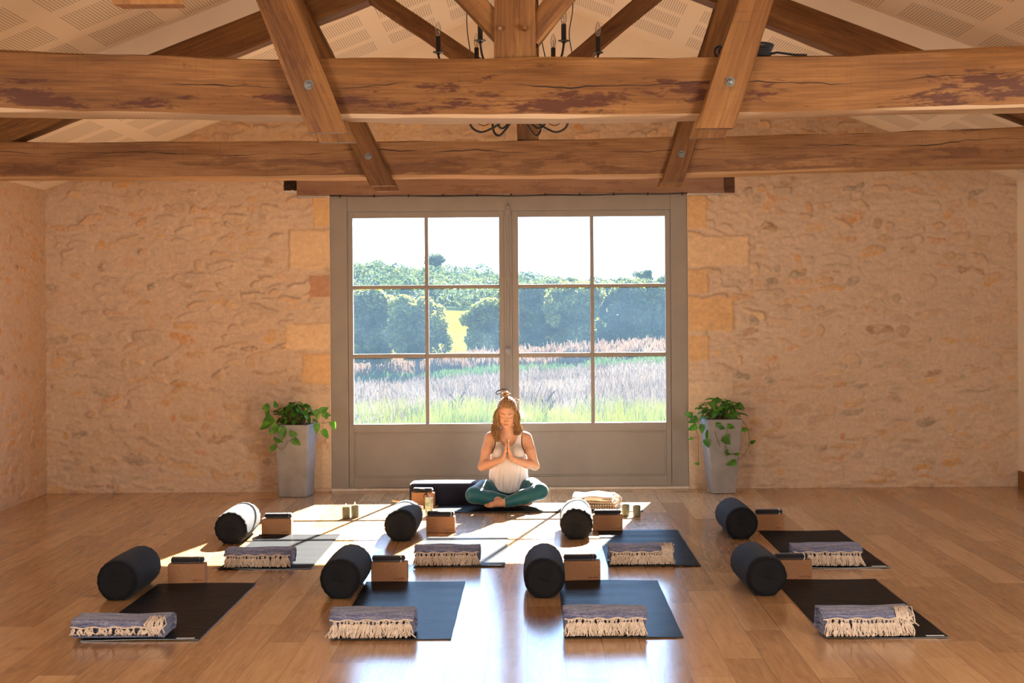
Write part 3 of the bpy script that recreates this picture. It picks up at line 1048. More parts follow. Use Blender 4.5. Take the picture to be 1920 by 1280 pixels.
def bolster(x, y0, label, seed, length=0.65, r=0.122, rz=0.0, sag=0.0, pleats=0.0022, group='yoga bolsters on the floor', mat=None, mate=None, box=False, name='bolster'):
    """Cylinder lying along local +Y from its near end at (x, y0)."""
    rs = random.Random(seed)
    t = empty(name, (x, y0, 0), rz, label, 'bolster', group)
    n, nl = 56, 26
    zc = r * 0.93
    prof = []
    e = 0.045
    for i in range(nl + 1):
        s = i / nl
        # ease so that both rims are finely sampled
        s2 = 0.5 - 0.5 * math.cos(math.pi * s)
        y = s2 * length
        d = min(y, length - y)
        k = 1.0 if d > e else math.sqrt(max(0.0, 1 - (1 - d / e) ** 2)) * 0.16 + 0.84
        bulge = 1 + 0.03 * math.sin(math.pi * s2)
        prof.append((y, r * k * bulge * 0.985))
    ph = [rs.uniform(0, 6.28) for _ in range(6)]

    def shape(a, rr, y):
        w = 1 + 0.012 * math.sin(3 * a + ph[0] + y * 4) + 0.010 * math.sin(2 * a + ph[1] - y * 7)
        w += 0.018 * sag * math.sin(5 * a + ph[2] + 9 * y) + 0.03 * sag * math.sin(2 * a + ph[3]) * (y / length)
        d = min(y, length - y)
        w += pleats / r * (math.sin(17 * a + ph[4]) + .7 * math.sin(29 * a + ph[1]) * math.sin(3 * a + ph[0])) * max(0.0, 1 - d / 0.09)
        px, pz = rr * w * math.cos(a), rr * w * math.sin(a)
        if box:
            q = 1.0 / max(abs(math.cos(a)) ** 4 + abs(math.sin(a)) ** 4, 1e-6) ** 0.25
            px, pz = px * q * box[0], pz * q * box[1]
        z = zc * (box[1] if box else 1) + pz
        if z < 0.012:
            z = 0.004 + (z - 0.012) * 0.06
            z = max(z, 0.002)
        return px, z
    m = MB()
    for (y, rr) in prof:
        for k in range(n):
            a = 2 * math.pi * k / n
            px, z = shape(a, rr, y)
            m.v.append((px, y, z))
    for i in range(len(prof) - 1):
        for k in range(n):
            k2 = (k + 1) % n
            m.f.append((i * n + k, (i + 1) * n + k, (i + 1) * n + k2, i * n + k2))
            m.mi.append(0)
    m.build('cover', mat or M_bolster, t, smooth=True)
    for end in (0, 1):
        c = MB()
        yy, rr0 = (prof[0][0], prof[0][1]) if not end else (prof[-1][0], prof[-1][1])
        sgn = -1 if not end else 1
        rings = [(1.0, 0), (0.985, .006), (0.93, .010), (0.80, .011), (0.55, .011), (0.28, .010), (0.08, .006), (0.02, .004)]
        for (f, dy) in rings:
            for k in range(n):
                a = 2 * math.pi * k / n
                px, z = shape(a, rr0, yy)
                pz = zc * (box[1] if box else 1)
                pl = (pleats * 0.5) * math.sin(22 * a + ph[5]) * (1 - abs(2 * f - 1)) ** 0.7 + pleats * 0.4 * math.sin(9 * a + ph[2]) * f * (1 - f) * 3
                c.v.append((px * f, yy + sgn * (dy + pl), pz + (z - pz) * f))
        for i in range(len(rings) - 1):
            for k in range(n):
                k2 = (k + 1) % n
                q = (i * n + k, (i + 1) * n + k, (i + 1) * n + k2, i * n + k2)
                c.f.append(q if end else q[::-1])
                c.mi.append(0)
        l = (len(rings) - 1) * n
        c.f.append(tuple(l + k for k in range(n)))
        c.mi.append(0)
        co = c.build('end_panel', mate or M_bolster_end, t, smooth=True)
        if not end and not box:
            h = MB()                                        # small stitched carry loop on the near end
            h.tube([(-.035, yy - .012, zc + .012), (-.015, yy - .020, zc + .004), (.015, yy - .020, zc - .004), (.035, yy - .012, zc - .010)], .0032, 6, flat=0.5)
            h.build('zip_pull', M_bolster_end, t, smooth=True)
    return t


bol = [
    (-2.46, 9.38, 'black bolster left of the front mat nearest the left wall', 1, dict(rz=0.0)),
    (-1.148, 9.38, 'black bolster second from the left in the front row of props', 2, dict(rz=-0.01)),
    (0.052, 9.35, 'black bolster third from the left in the front row of props', 3, dict(rz=0.0)),
    (1.358, 9.37, 'black bolster with creased top beside the front mat nearest the right wall', 4, dict(rz=0.03, sag=0.6)),
    (-2.215, 11.63, 'sunlit bolster crossed by a glazing bar shadow at the left edge of the light patch', 5, dict(pleats=.0032, rz=0.01)),
    (-0.985, 11.70, 'half sunlit bolster in front of the wooden singing bowl', 6, dict(pleats=.0032)),
    (0.305, 11.72, 'grey-topped crumpled bolster in front of the folded cream blanket', 7, dict(pleats=.005, sag=0.9, rz=-0.02)),
    (1.512, 11.68, 'dark bolster in the back row outside the light patch, towards the right planter', 8, dict(rz=0.01, sag=0.3)),
]
for (x, y, lab, sd, kw) in bol:
    bolster(x, y, lab, sd, **kw)
bolster(-0.40, 14.04, 'navy box-shaped bolster lying sideways behind the seated woman', 9, length=0.68, r=0.125, rz=R(90), box=(1.05, 0.80), group='yoga bolsters on the floor', mat=M_navy, mate=M_navy)


def yoga_mat(x0, x1, y0, y1, label, lab=True, seed=0, group='black yoga mats in two rows'):
    t = empty('yoga_mat', ((x0 + x1) / 2, y0, 0), 0, label, 'yoga mat', group)
    rs = random.Random(seed)
    w, l = (x1 - x0) / 2, y1 - y0
    m = MB()
    nx, ny = 13, 61
    ph = [rs.uniform(0, 6) for _ in range(4)]

    def z(i, j):
        u, v = i / (nx - 1), j / (ny - 1)
        e = min(v, 1 - v) * l
        lift = 0.006 * math.exp(-e / 0.03) * (0.6 + 0.4 * math.sin(u * 5 + ph[0]))
        return 0.005 + lift + 0.0008 * math.sin(v * 40 + ph[1]) * math.sin(u * 3 + ph[2])
    for top in (1, 0):
        for j in range(ny):
            for i in range(nx):
                edge = 0.0006 * math.sin(j * 0.33 + ph[3]) if i in (0, nx - 1) else 0
                zz = z(i, j)
                m.v.append((-w + 2 * w * i / (nx - 1) + edge, l * j / (ny - 1), zz if top else max(zz - 0.0048, 0.0006)))
    B = nx * ny
    for j in range(ny - 1):
        for i in range(nx - 1):
            a = j * nx + i
            m.f.append((a, a + 1, a + nx + 1, a + nx))
            m.f.append((B + a, B + a + nx, B + a + nx + 1, B + a + 1))
    bd = [i for i in range(nx)] + [j * nx + nx - 1 for j in range(1, ny)] + [(ny - 1) * nx + i for i in range(nx - 2, -1, -1)] + [j * nx for j in range(ny - 2, 0, -1)]
    for a, b in zip(bd, bd[1:] + bd[:1]):
        m.f.append((a, B + a, B + b, b))
    m.mi = [0] * len(m.f)
    m.build('mat_sheet', M_rubber, t, sharp=40)
    if lab:
        q = MB()
        q.box(w - .115, w - .022, .010, .022, .0105, .0125)
        q.build('label_tag', M_label, t)
    return t


mats = [
    (-2.342, -1.735, 8.225, 9.93, 'black mat with folded blanket at its near left, by the left side of the room', True),
    (-1.050, -0.436, 8.200, 9.93, 'blue-grey glossy mat in the front row left of the bright floor reflection', False),
    (0.148, 0.757, 8.200, 9.92, 'blue-grey glossy mat in the front row right of the bright floor reflection', False),
    (1.484, 2.106, 8.150, 9.90, 'black mat in the front row nearest the right wall', True),
    (-2.080, -1.472, 10.47, 12.07, 'mat bleached by sun and crossed by bar shadows, leftmost in the back row', False),
    (-0.800, -0.200, 10.51, 11.90, 'sunlit mat in the back row directly in front of the woman', True),
    (0.478, 1.083, 10.47, 12.17, 'mat in the back row cut diagonally by the edge of the sunlight', False),
    (1.690, 2.295, 10.35, 12.07, 'black mat in the back row towards the right planter', True),
]
for i, q in enumerate(mats):
    yoga_mat(*q[:5], lab=q[5], seed=i)
yoga_mat(-0.83, 0.90, 13.31, 13.90, 'yoga mat laid crosswise under the seated woman', lab=False, seed=20)


def block(x0, x1, y, label, seed, depth=0.095, h=0.122, rz=0.0):
    t = empty('cork_block', ((x0 + x1) / 2, y, 0), rz, label, 'yoga block', 'cork yoga blocks')
    w = (x1 - x0) / 2
    zb = 0.001
    m = MB()
    m.box(-w, w, 0, depth, zb, zb + h)
    m.build('block_body', M_cork, t, bevel=0.005)
    q = MB()
    rs = random.Random(seed)
    x = w - .082
    while x < w - .016:                                     # worn, unreadable maker's imprint
        cw = rs.uniform(.003, .005)
        hh = rs.uniform(.0045, .0065)
        if True:
            q.box(x, x + cw * .35, -.0012, .002, .018, .018 + hh)
            q.box(x, x + cw, -.0012, .002, .018 + hh * rs.choice((0, .45, .8)), .0205 + hh * rs.choice((0.0, .45, .8)) + .001)
        x += cw + .003
    q.build('imprint', M_imprint, t)
    return t, zb + h


def strap(x, y, z, label, seed, L=0.195, rz=0.0, flat=0.72, ring=True, tail=False):
    """Rolled black webbing strap with a pale D-ring, lying on a block."""
    t = empty('yoga_strap', (x, y, z), rz, label, 'yoga strap', 'rolled straps on the cork blocks')
    rs = random.Random(seed)
    r = 0.026
    m = MB()
    for lay, (rr, da) in enumerate(((r, 0), (r * .72, .7), (r * .44, 1.4))):
        n = 20
        vs = []
        ends = (-L / 2 - .003 * lay, L / 2 + .003 * lay)
        for e in ends:
            for k in range(n):
                a = 2 * math.pi * k / n
                wob = 1 + .05 * math.sin(2 * a + seed + e * 9)
                vs.append((e, rr * wob * math.cos(a) * 1.25, r * flat + rr * wob * math.sin(a) * flat + .0006))
        fs = [(k, n + k, n + (k + 1) % n, (k + 1) % n) for k in range(n)]
        fs += [tuple(range(n)), tuple(range(2 * n - 1, n - 1, -1))]
        m.add(vs, fs)
    m.build('webbing', M_strap, t, sharp=40, bevel=0.002)
    if ring:
        q = MB()
        pts = []
        for k in range(17):
            a = -1.4 + 2.8 * k / 16
            pts.append((L / 2 - .034 + .030 * math.cos(a) * .6, -r * 1.28 - .002 + .006 * math.cos(a), r * flat + .024 * math.sin(a)))
        q.tube(pts, .0028, 6)
        q.build('d_ring', M_label if seed % 2 else M_steel, t, smooth=True)
    if tail:
        q = MB()
        pts = [(-.03, -.02, .035), (.0, -.034, .03), (.02, -.040, .005), (.03, -.044, -.02)]
        for i in range(len(pts) - 1):
            a, b = Vector(pts[i]), Vector(pts[i + 1])
            q.add([a + Vector((-.016, 0, 0)), a + Vector((.016, 0, 0)), b + Vector((.016, 0, 0)), b + Vector((-.016, 0, 0)),
                   a + Vector((-.016, -.003, 0)), a + Vector((.016, -.003, 0)), b + Vector((.016, -.003, 0)), b + Vector((-.016, -.003, 0))],
                  [(0, 1, 2, 3), (4, 7, 6, 5), (0, 3, 7, 4), (1, 5, 6, 2), (0, 4, 5, 1), (3, 2, 6, 7)])
        q.tube([(.03 + .018 * math.cos(a), -.046, -.036 + .018 * math.sin(a)) for a in np.linspace(0, 6.4, 20)], .0025, 6)
        q.build('strap_tail', M_strap, t)
    return t


blocks = [
    (-2.285, -2.056, 9.950, 'beside the bolster nearest the left wall'),
    (-1.022, -0.797, 9.955, 'touching the second bolster of the front row'),
    (0.178, 0.405, 9.945, 'touching the third bolster of the front row'),
    (1.490, 1.718, 9.925, 'half behind the creased bolster near the right wall'),
    (-2.067, -1.841, 12.09, 'at the head of the sun bleached mat'),
    (-0.826, -0.607, 12.14, 'between the half sunlit bolster and the woman'),
    (0.440, 0.667, 12.16, 'next to the grey-topped crumpled bolster'),
    (1.664, 1.890, 12.12, 'outside the light patch in the back row'),
    (-1.063, -0.866, 13.80, 'standing against the navy bolster behind the woman'),
]
for i, (x0, x1, y, where) in enumerate(blocks):
    t, top = block(x0, x1, y, 'cork block ' + where, i, rz=0.03 if i == 0 else (-0.05 if i == 8 else 0.0), h=0.122 if i < 8 else 0.118)
    tail = i == 8
    strap((x0 + x1) / 2 + (0.0, -.006, -.012, -.01, .01, .0, .0, .0, .0)[i], y + .047, top + .001, 'black strap roll on the block ' + where, i,
          L=0.195 if not tail else .16, rz=(0.0, .02, .03, -.02, 0, 0, .01, 0, -.12)[i], tail=tail, ring=not tail)


def sheet_loop(m, prof, x0, x1, nx, thick, wob, seed):
    """Extrude an open profile [(y,z)...] along X as a cloth of some thickness."""
    rs = random.Random(seed)
    ph = [rs.uniform(0, 6) for _ in range(4)]
    n = len(prof)
    nr = []
    for i in range(n):
        a, b = prof[max(i - 1, 0)], prof[min(i + 1, n - 1)]
        d = Vector((0, b[0] - a[0], b[1] - a[1]))
        d = d.normalized() if d.length > 1e-9 else Vector((0, 1, 0))
        nr.append((-d.z, d.y))
    base = len(m.v)
    for s in (0, 1):
        for ix in range(nx + 1):
            u = ix / nx
            x = x0 + (x1 - x0) * u
            for i, (y, z) in enumerate(prof):
                dz = wob * (math.sin(u * 5 + ph[0]) * .5 + math.sin(u * 11 + ph[1] + i * .2) * .3) * min(1, z / .05)
                dy = wob * .8 * math.sin(u * 7 + ph[2] + i * .1)
                m.v.append((x + .003 * math.sin(i * 1.3 + ph[3]) * (1 if ix in (0, nx) else 0), y + nr[i][0] * thick * s + dy, max(.001, z + nr[i][1] * thick * s + dz)))
    P = (nx + 1) * n
    for ix in range(nx):
        for i in range(n - 1):
            a = base + ix * n + i
            m.f.append((a, a + n, a + n + 1, a + 1))
            b = a + P
            m.f.append((b, b + 1, b + n + 1, b + n))
    for i in range(n - 1):
        a = base + i
        m.f.append((a, a + 1, a + 1 + P, a + P))
        a = base + nx * n + i
        m.f.append((a, a + P, a + 1 + P, a + 1))
    for ix in range(nx):
        for i in (0, n - 1):
            a = base + ix * n + i
            q = (a, a + P, a + n + P, a + n)
            m.f.append(q if i == 0 else q[::-1])
    m.mi = [0] * len(m.f)


def blanket(x0, x1, y, label, seed, depth=0.235, h=0.095, style=0, zb=0.012, rz=0.0):
    """Folded cotton blanket, front edge at y, with a knotted fringe hanging down its front."""
    rs = random.Random(seed)
    W2 = (x1 - x0) / 2
    t = empty('fringed_blanket', ((x0 + x1) / 2, y, zb), rz, label, 'blanket', 'folded fringed blankets on the mats')
    m = MB()
    nl = 5 if style == 0 else 4
    th = (h - 0.014) / nl * 0.82
    gap = (h - 0.014) / nl
    fr = 0.035 if style == 0 else 0.05
    for k in range(nl):                                     # the inner folds: hairpin loops
        z0 = 0.002 + k * gap
        yb, ya = depth - .012 - rs.uniform(0, .015), fr * .55 * (k / nl if style else 0.25) + .012 + rs.uniform(0, .008)
        r2 = (gap - .004) / 2
        prof = []
        prof += [(yb, z0), (ya + .02, z0)]
        for s in range(7):
            a = -math.pi / 2 - math.pi * s / 6
            prof.append((ya + r2 + math.cos(a) * r2 * 1.4, z0 + r2 + math.sin(a) * r2))
        prof += [(ya + .02, z0 + 2 * r2), (yb, z0 + 2 * r2)]
        sheet_loop(m, prof[::-1], -W2 + rs.uniform(0, .006), W2 - rs.uniform(0, .006), 18, .0045, .0035, seed * 31 + k)
    # outer wrap: up the back, over the top, down the front
    prof = [(depth - .02, .004), (depth + .002, .015), (depth + .006, h * .5), (depth - .002, h - .018), (depth - .03, h - .003)]
    for s in range(6):
        prof.append((depth - .05 - (depth - .05 - fr - .02) * s / 5, h + .002 * math.sin(s * 1.7 + seed)))
    zlow = h * (0.64 if style == 0 else 0.70)
    prof += [(fr, h - .006), (fr * .62, h - .02)]
    prof += [(fr * .40, (h - .02 + zlow) / 2), (fr * .30, zlow)]
    sheet_loop(m, prof, -W2 - .004, W2 + .004, 22, -.007, .005, seed * 31 + 20)
    m.build('blanket_cloth', M_blanket, t, smooth=True)
    # fringe
    q = MB()
    nt_ = 24 if style else 15
    y_h = fr * .30 - .007
    q.tube([(-W2 + 2 * W2 * i / 30, y_h - .002 + .002 * math.sin(i * 1.1), zlow + .004 + .004 * math.sin(i * .9 + seed)) for i in range(31)], .0045, 6)
    for i in range(nt_):
        xk = -W2 + .012 + (2 * W2 - .024) * (i + rs.uniform(.2, .8)) / nt_
        zk = zlow - rs.uniform(.006, .016) if style else zlow - rs.uniform(0, .006)
        q.tube([(xk - .006, y_h - .001, zlow + .003), (xk, y_h - .006, zk)], .0035, 5)
        q.tube([(xk + .006, y_h - .001, zlow + .003), (xk, y_h - .006, zk)], .0035, 5)
        for s in range(10 if style else 5):
            dx = rs.gauss(0, .017 if style else .010)
            out = rs.uniform(.006, .045) if style else rs.uniform(.004, .014)
            zend = rs.choice((.0035, .0035, .006, .014)) if style else rs.uniform(.018, zlow * .55)
            pts = []
            bow = rs.uniform(-.012, .012)
            for k in range(6):
                u = k / 5
                pts.append((xk + dx * u ** 1.3 + bow * math.sin(u * math.pi * rs.uniform(.9, 1.6)),
                            y_h - .006 - (out * u ** 1.4 + .006 * math.sin(u * 3.14)), zk + (zend - zk) * (u ** 1.15) + rs.uniform(-.002, .002) * (0 < k < 5)))
            pts = [(a, b, max(.0035, c)) for a, b, c in pts]
            q.tube(pts, [.0034, .0042, .0040, .0040, .0042, .0036], 5)
    if style == 2 or style == 0:                            # a tuft of fringe flopped on the top corner
        for s in range(26):
            xk = W2 - rs.uniform(.008, .085)
            pts = [(xk, fr + .04 + rs.uniform(-.01, .02), h + .007), (xk + rs.gauss(0, .01), fr + .015, h + .013 + rs.uniform(0, .012)), (xk + rs.gauss(0, .014), fr * .3 - .004, h - .012), (xk + rs.gauss(0, .018), fr * .2 - .016, h - .05 - rs.uniform(0, .02))]
            q.tube(pts, .0036, 5)
    f = q.build('fringe', M_fringe, t, smooth=True)
    tag(f, 'cream knotted fringe', kind='stuff')
    return t


bl = [
    (-2.395, -1.915, 8.225, 'flat folded blue blanket on the mat nearest the left wall', 1, dict(style=0, h=.085, depth=.27)),
    (-1.062, -0.632, 8.225, 'folded fringed blanket on the front mat left of the bright floor reflection', 2, dict(style=1, h=.115, depth=.24)),
    (0.148, 0.572, 8.230, 'folded fringed blanket on the front mat right of the bright floor reflection', 3, dict(style=1, h=.115, depth=.24)),
    (1.470, 1.930, 8.175, 'folded fringed blanket with rolled left end on the front mat nearest the right wall', 4, dict(style=2, h=.115, depth=.24)),
    (-2.045, -1.610, 10.515, 'folded fringed blanket at the foot of the sun bleached mat', 5, dict(style=1, h=.10, depth=.24)),
    (-0.795, -0.370, 10.535, 'folded fringed blanket in front of the sunlit floor before the woman', 6, dict(style=1, h=.11, depth=.20)),
    (0.490, 0.915, 10.515, 'blanket with bulky bunched fringe on the mat cut by the sunlight edge', 7, dict(style=2, h=.105, depth=.24)),
    (1.680, 2.125, 10.400, 'sagging folded fringed blanket on the back row mat near the right planter', 8, dict(style=1, h=.115, depth=.24, rz=-.05)),
]
for (x0, x1, y, lab, sd, kw) in bl:
    blanket(x0, x1, y, lab, sd, **kw)

# the teacher's folded cream blanket
t = empty('folded_blanket', (0.47, 13.36, 0.008), R(-8), 'folded cream blanket with brown checked underside beside the seated woman', 'blanket')
m = MB()
for k in range(4):
    r2 = .011
    z0 = .004 + k * .024
    prof = [(.36, z0), (.05, z0)] + [(.03 - math.sin(a) * .012, z0 + r2 - math.cos(a) * r2) for a in np.linspace(.3, 2.8, 6)] + [(.05, z0 + 2 * r2), (.36, z0 + 2 * r2)]
    sheet_loop(m, prof[::-1], -.17 + .01 * k, .17 + .012 * (3 - k), 16, .004, .003, 300 + k)
m.build('checked_layers', M_check, t, smooth=True)
m = MB()
prof = [(.37, .085), (.35, .108), (.25, .118), (.15, .120), (.08, .112), (.035, .098), (.018, .075)]
sheet_loop(m, prof, -.165, .17, 18, -.008, .012, 311)
m.build('top_fold', M_cream_blanket, t, smooth=True)
m = MB()
rs = random.Random(5)
for i in range(40):
    y = .02 + .34 * rs.random()
    z = .02 + .09 * rs.random()
    m.tube([(.175, y, z), (.20, y + rs.gauss(0, .01), z - .01), (.215 + rs.uniform(0, .02), y + rs.gauss(0, .015), max(.004, z - .04))], .003, 5)
f = m.build('fringe', M_fringe, t, smooth=True)
f['kind'] = 'stuff'


# ------------------------------------------------------------------ candles, bowl
def candle(x, y, label, r=.031, h=.092, mat=None, lit=False, group='sage green pillar candles on the floor'):
    t = empty('pillar_candle', (x, y, 0), 0, label, 'candle', group)
    m = MB()
    m.lathe([(r - .002, .0005), (r, .003), (r, h - .004), (r - .003, h), (r - .006, h), (r - .009, h - .007), (.004, h - .009)], 28)
    m.build('wax', mat or M_candle, t, sharp=50)
    w = MB()
    w.tube([(0, 0, h - .010), (.001, 0, h - .002), (.003, 0, h + .006)], .0014, 6)
    w.build('wick', M_wick, t)
    if lit:
        w = MB()
        w.lathe([(.0015, h + .004), (.0045, h + .010), (.004, h + .018), (.0015, h + .026), (.0003, h + .031)], 10)
        w.build('flame', M_flame, t, smooth=True)
    return t


candle(-1.538, 13.035, 'lit sage candle, the nearer of the pair at the far left of the light patch', lit=True)
candle(-1.473, 13.105, 'lit sage candle, the farther of the pair at the far left of the light patch', lit=True, h=.096)
candle(0.742, 13.075, 'sage candle nearer the folded cream blanket by the far corner of the light patch')
candle(0.828, 13.005, 'sage candle closest to the far right corner of the light patch')
t = candle(-0.868, 13.12, 'tall marbled green candle with a wire loop between bolster and woman', r=.032, h=.155, mat=M_marble, group=None)
m = MB()
m.tube([(.022 * math.cos(a), 0, .150 + .024 * math.sin(a)) for a in np.linspace(0, math.pi, 14)], .0016, 6)
m.build('wire_loop', M_steel, t, smooth=True)

t = empty('singing_bowl', (-1.003, 13.22, 0), 0, 'small wooden-brown singing bowl half hidden behind the half sunlit bolster', 'bowl')
m = MB()
m.lathe([(.04, .001), (.06, .008), (.078, .03), (.083, .055), (.081, .07), (.077, .07), (.074, .05), (.06, .018), (.02, .012)], 32)
m.build('bowl_shell', M_bowl, t, sharp=60)
m = MB()
m.tube([(-1.01, 13.20, .083), (-1.04, 13.18, .105), (-1.165, 13.10, .135)], [.010, .009, .0085], 10)
tag(m.build('mallet', M_mallet, smooth=True), 'wooden mallet resting on the singing bowl', 'mallet')


# ------------------------------------------------------------------ planters
def leaf_shape(L, Wd, fold, droop, n=7):
    """Heart-shaped leaf along +Y from its base at the origin."""
    vs, fs = [], []
    for i in range(n + 1):
        u = i / n
        w = Wd * (math.sin(math.pi * min(1, u ** .62)) ** .85) * (1.0 - .25 * u) if 0 < u < 1 else 0.0
        w = max(w, .0004)
        y = L * u
        z = -droop * u * u
        vs += [(-w, y - (.10 * L if u < .2 and u > 0 else 0), z + fold * w), (0, y, z), (w, y - (.10 * L if u < .2 and u > 0 else 0), z + fold * w)]
    for i in range(n):
        a = i * 3
        fs += [(a, a + 1, a + 4, a + 3), (a + 1, a + 2, a + 5, a + 4)]
    return vs, fs


def planter(x, y, label, seed, bw, tw, h, rz, vines, n_leaf):
    rs = random.Random(seed)
    t = empty('potted_pothos', (x, y, 0), rz, label, 'potted plant', 'grey planters flanking the door')
    m = MB()
    b, c = bw / 2, tw / 2
    ci = c - .018
    rings = [(b, .001), (b + .004, .006), (c, h), (ci, h), (ci - .01, h - .05)]
    for (s, z) in rings:
        m.v += [(-s, -s, z), (s, -s, z), (s, s, z), (-s, s, z)]
    for i in range(4):
        for k in range(4):
            k2 = (k + 1) % 4
            m.f.append((i * 4 + k, i * 4 + k2, i * 4 + 4 + k2, i * 4 + 4 + k))
    m.f += [(3, 2, 1, 0), (16, 17, 18, 19)]
    m.mi = [0] * len(m.f)
    m.build('pot', M_pot, t, bevel=.006)
    m = MB()
    k = ci - .006
    nn = 9
    for j in range(nn):
        for i in range(nn):
            m.v.append((-k + 2 * k * i / (nn - 1), -k + 2 * k * j / (nn - 1), h - .03 + rs.uniform(-.008, .012)))
    for j in range(nn - 1):
        for i in range(nn - 1):
            a = j * nn + i
            m.f.append((a, a + 1, a + nn + 1, a + nn))
    m.mi = [0] * len(m.f)
    m.build('soil', M_soil, t, smooth=True)
    st, lf = MB(), MB()
    Ri = Matrix.Rotation(-rz, 3, 'Z')

    def put_leaf(p, heading, pitch, L, roll=0.0):
        vs, fs = leaf_shape(L, L * rs.uniform(.34, .42), rs.uniform(.15, .45), L * rs.uniform(.1, .35))
        M = Matrix.Translation(p) @ Matrix.Rotation(heading, 4, 'Z') @ Matrix.Rotation(pitch, 4, 'X') @ Matrix.Rotation(roll, 4, 'Y')
        lf.add([M @ Vector(v) for v in vs], fs)
    # the bushy heart of the plant
    for i in range(n_leaf):
        a = rs.uniform(0, 2 * math.pi)
        rr = rs.uniform(.01, c * .9)
        p0 = Vector((rr * .5 * math.cos(a), rr * .5 * math.sin(a), h - .03))
        up = rs.uniform(.04, .19) * (1.15 - .6 * rr / c)
        p1 = Vector((rr * 1.25 * math.cos(a), rr * 1.0 * math.sin(a) - .02, h + up))
        mid = (p0 + p1) / 2 + Vector((0, 0, .02))
        st.tube([p0, mid, p1], [.0028, .0024, .0018], 5)
        put_leaf(p1, a - math.pi / 2 + rs.gauss(0, .5), rs.uniform(-.9, .25), rs.uniform(.065, .105), rs.uniform(-.5, .5))
    for (pts, leaves) in vines:
        P = [Ri @ Vector(q) for q in pts]
        st.tube(P, .0026, 5)
        for (q, ang, L) in leaves:
            q = Ri @ Vector(q)
            near = min(P, key=lambda w: (w - q).length)
            st.tube([near, (near + q) / 2 + Vector((0, -.004, .004)), q], .0016, 5)
            # hang the blade roughly facing the room: ang = direction of the tip in the picture plane
            M = Matrix.Translation(q) @ Matrix.Rotation(-rz, 4, 'Z') @ Matrix.Rotation(ang, 4, 'Y') @ Matrix.Rotation(R(90), 4, 'X') @ Matrix.Rotation(rs.uniform(-.5, .5), 4, 'Y')
            vs, fs = leaf_shape(L, L * .37, .3, L * .15)
            lf.add([M @ Vector(v) for v in vs], fs)
    st.build('stems', M_stem, t, smooth=True)
    lf.build('leaves', M_pothos, t, smooth=True)
    return t


def pv(px, py, dy, cx, by):
    """photo-measured vine points as metres from the pot's centre (205 px per metre at the wall)."""
    return ((px - cx) / 205.0, dy, (by - py) / 205.0)


c1 = (552, 932)
L_ = lambda px, py, dy=-.17: pv(px, py, dy, *c1)
vinesL = [
    ([L_(535, 795, -.12), L_(537, 818), L_(541, 828), L_(536, 838), L_(529, 843), L_(523, 838)],
     [(L_(545, 812), 1.75, .085), (L_(516, 820), 2.4, .05), (L_(519, 824), 1.9, .07), (L_(517, 832), 3.6, .085), (L_(551, 823), 2.3, .095), (L_(531, 800), 3.1, .12)]),
    ([L_(585, 792, -.08), L_(592, 790, -.12), L_(606, 794, -.14), L_(622, 792, -.14)],
     [(L_(600, 772, -.12), 1.2, .09), (L_(604, 775, -.13), 1.9, .09), (L_(594, 768, -.12), 3.0, .10), (L_(612, 786, -.15), 0.2, .05), (L_(624, 790, -.15), 2.9, .09), (L_(594, 794, -.15), 3.05, .10), (L_(607, 805, -.15), 2.7, .10)]),
    ([L_(525, 790, -.06), L_(512, 772, -.09), L_(506, 768, -.10)], [(L_(506, 760, -.1), 4.2, .085), (L_(502, 768, -.1), 3.3, .07), (L_(519, 765, -.1), 6.0, .07)]),
    ([L_(530, 795, -.12), L_(512, 788, -.15), L_(500, 790, -.16)], [(L_(515, 782, -.16), 4.0, .15), (L_(506, 790, -.17), 3.9, .11), (L_(522, 794, -.17), 3.5, .10), (L_(512, 800, -.17), 3.2, .08)]),
]
planter(-2.182, 14.66, 'tall grey planter of trailing pothos on the left of the door', 5, .245, .315, .660, R(-9), vinesL, 84)
c2 = (1354, 926)
L_ = lambda px, py, dy=-.17: pv(px, py, dy, *c2)
vinesR = [
    ([L_(1378, 785, -.1), L_(1392, 790, -.14), L_(1400, 805, -.16), L_(1403, 820, -.16), L_(1402, 838, -.16), L_(1392, 853, -.17), L_(1380, 862, -.17)],
     [(L_(1389, 805, -.17), 1.7, .07), (L_(1404, 830, -.17), 1.3, .06), (L_(1378, 864, -.17), 4.3, .095), (L_(1384, 850, -.18), 4.5, .05)]),
    ([L_(1362, 792, -.14), L_(1361, 815), L_(1358, 835), L_(1357, 850), L_(1364, 853), L_(1378, 849)],
     [(L_(1362, 797), 2.0, .075), (L_(1366, 817), 4.6, .065), (L_(1352, 820), 2.2, .105), (L_(1362, 842), 3.5, .04), (L_(1358, 851), 1.5, .05)]),
    ([L_(1330, 780, -.12), L_(1334, 795, -.16), L_(1342, 820, -.17), L_(1348, 838, -.17)], [(L_(1347, 800), 1.9, .06), (L_(1340, 797), 1.4, .07)]),
    ([L_(1325, 783, -.1), L_(1312, 786, -.13), L_(1300, 790, -.14), L_(1308, 820, -.15), L_(1308, 865, -.15)],
     [(L_(1299, 779, -.14), 4.9, .085), (L_(1308, 784, -.14), 4.3, .10), (L_(1306, 797, -.15), 4.2, .10), (L_(1298, 820, -.15), 4.2, .045), (L_(1310, 868, -.15), 4.6, .05), (L_(1316, 795, -.15), 3.2, .09)]),
    ([L_(1326, 800, -.15), L_(1322, 815, -.16), L_(1326, 805, -.16)], [(L_(1327, 806, -.17), 3.3, .10), (L_(1322, 822, -.17), 2.9, .09)]),
]
planter(1.712, 14.675, 'tall grey planter of trailing pothos on the right of the door', 8, .210, .330, .680, R(7), vinesR, 70)

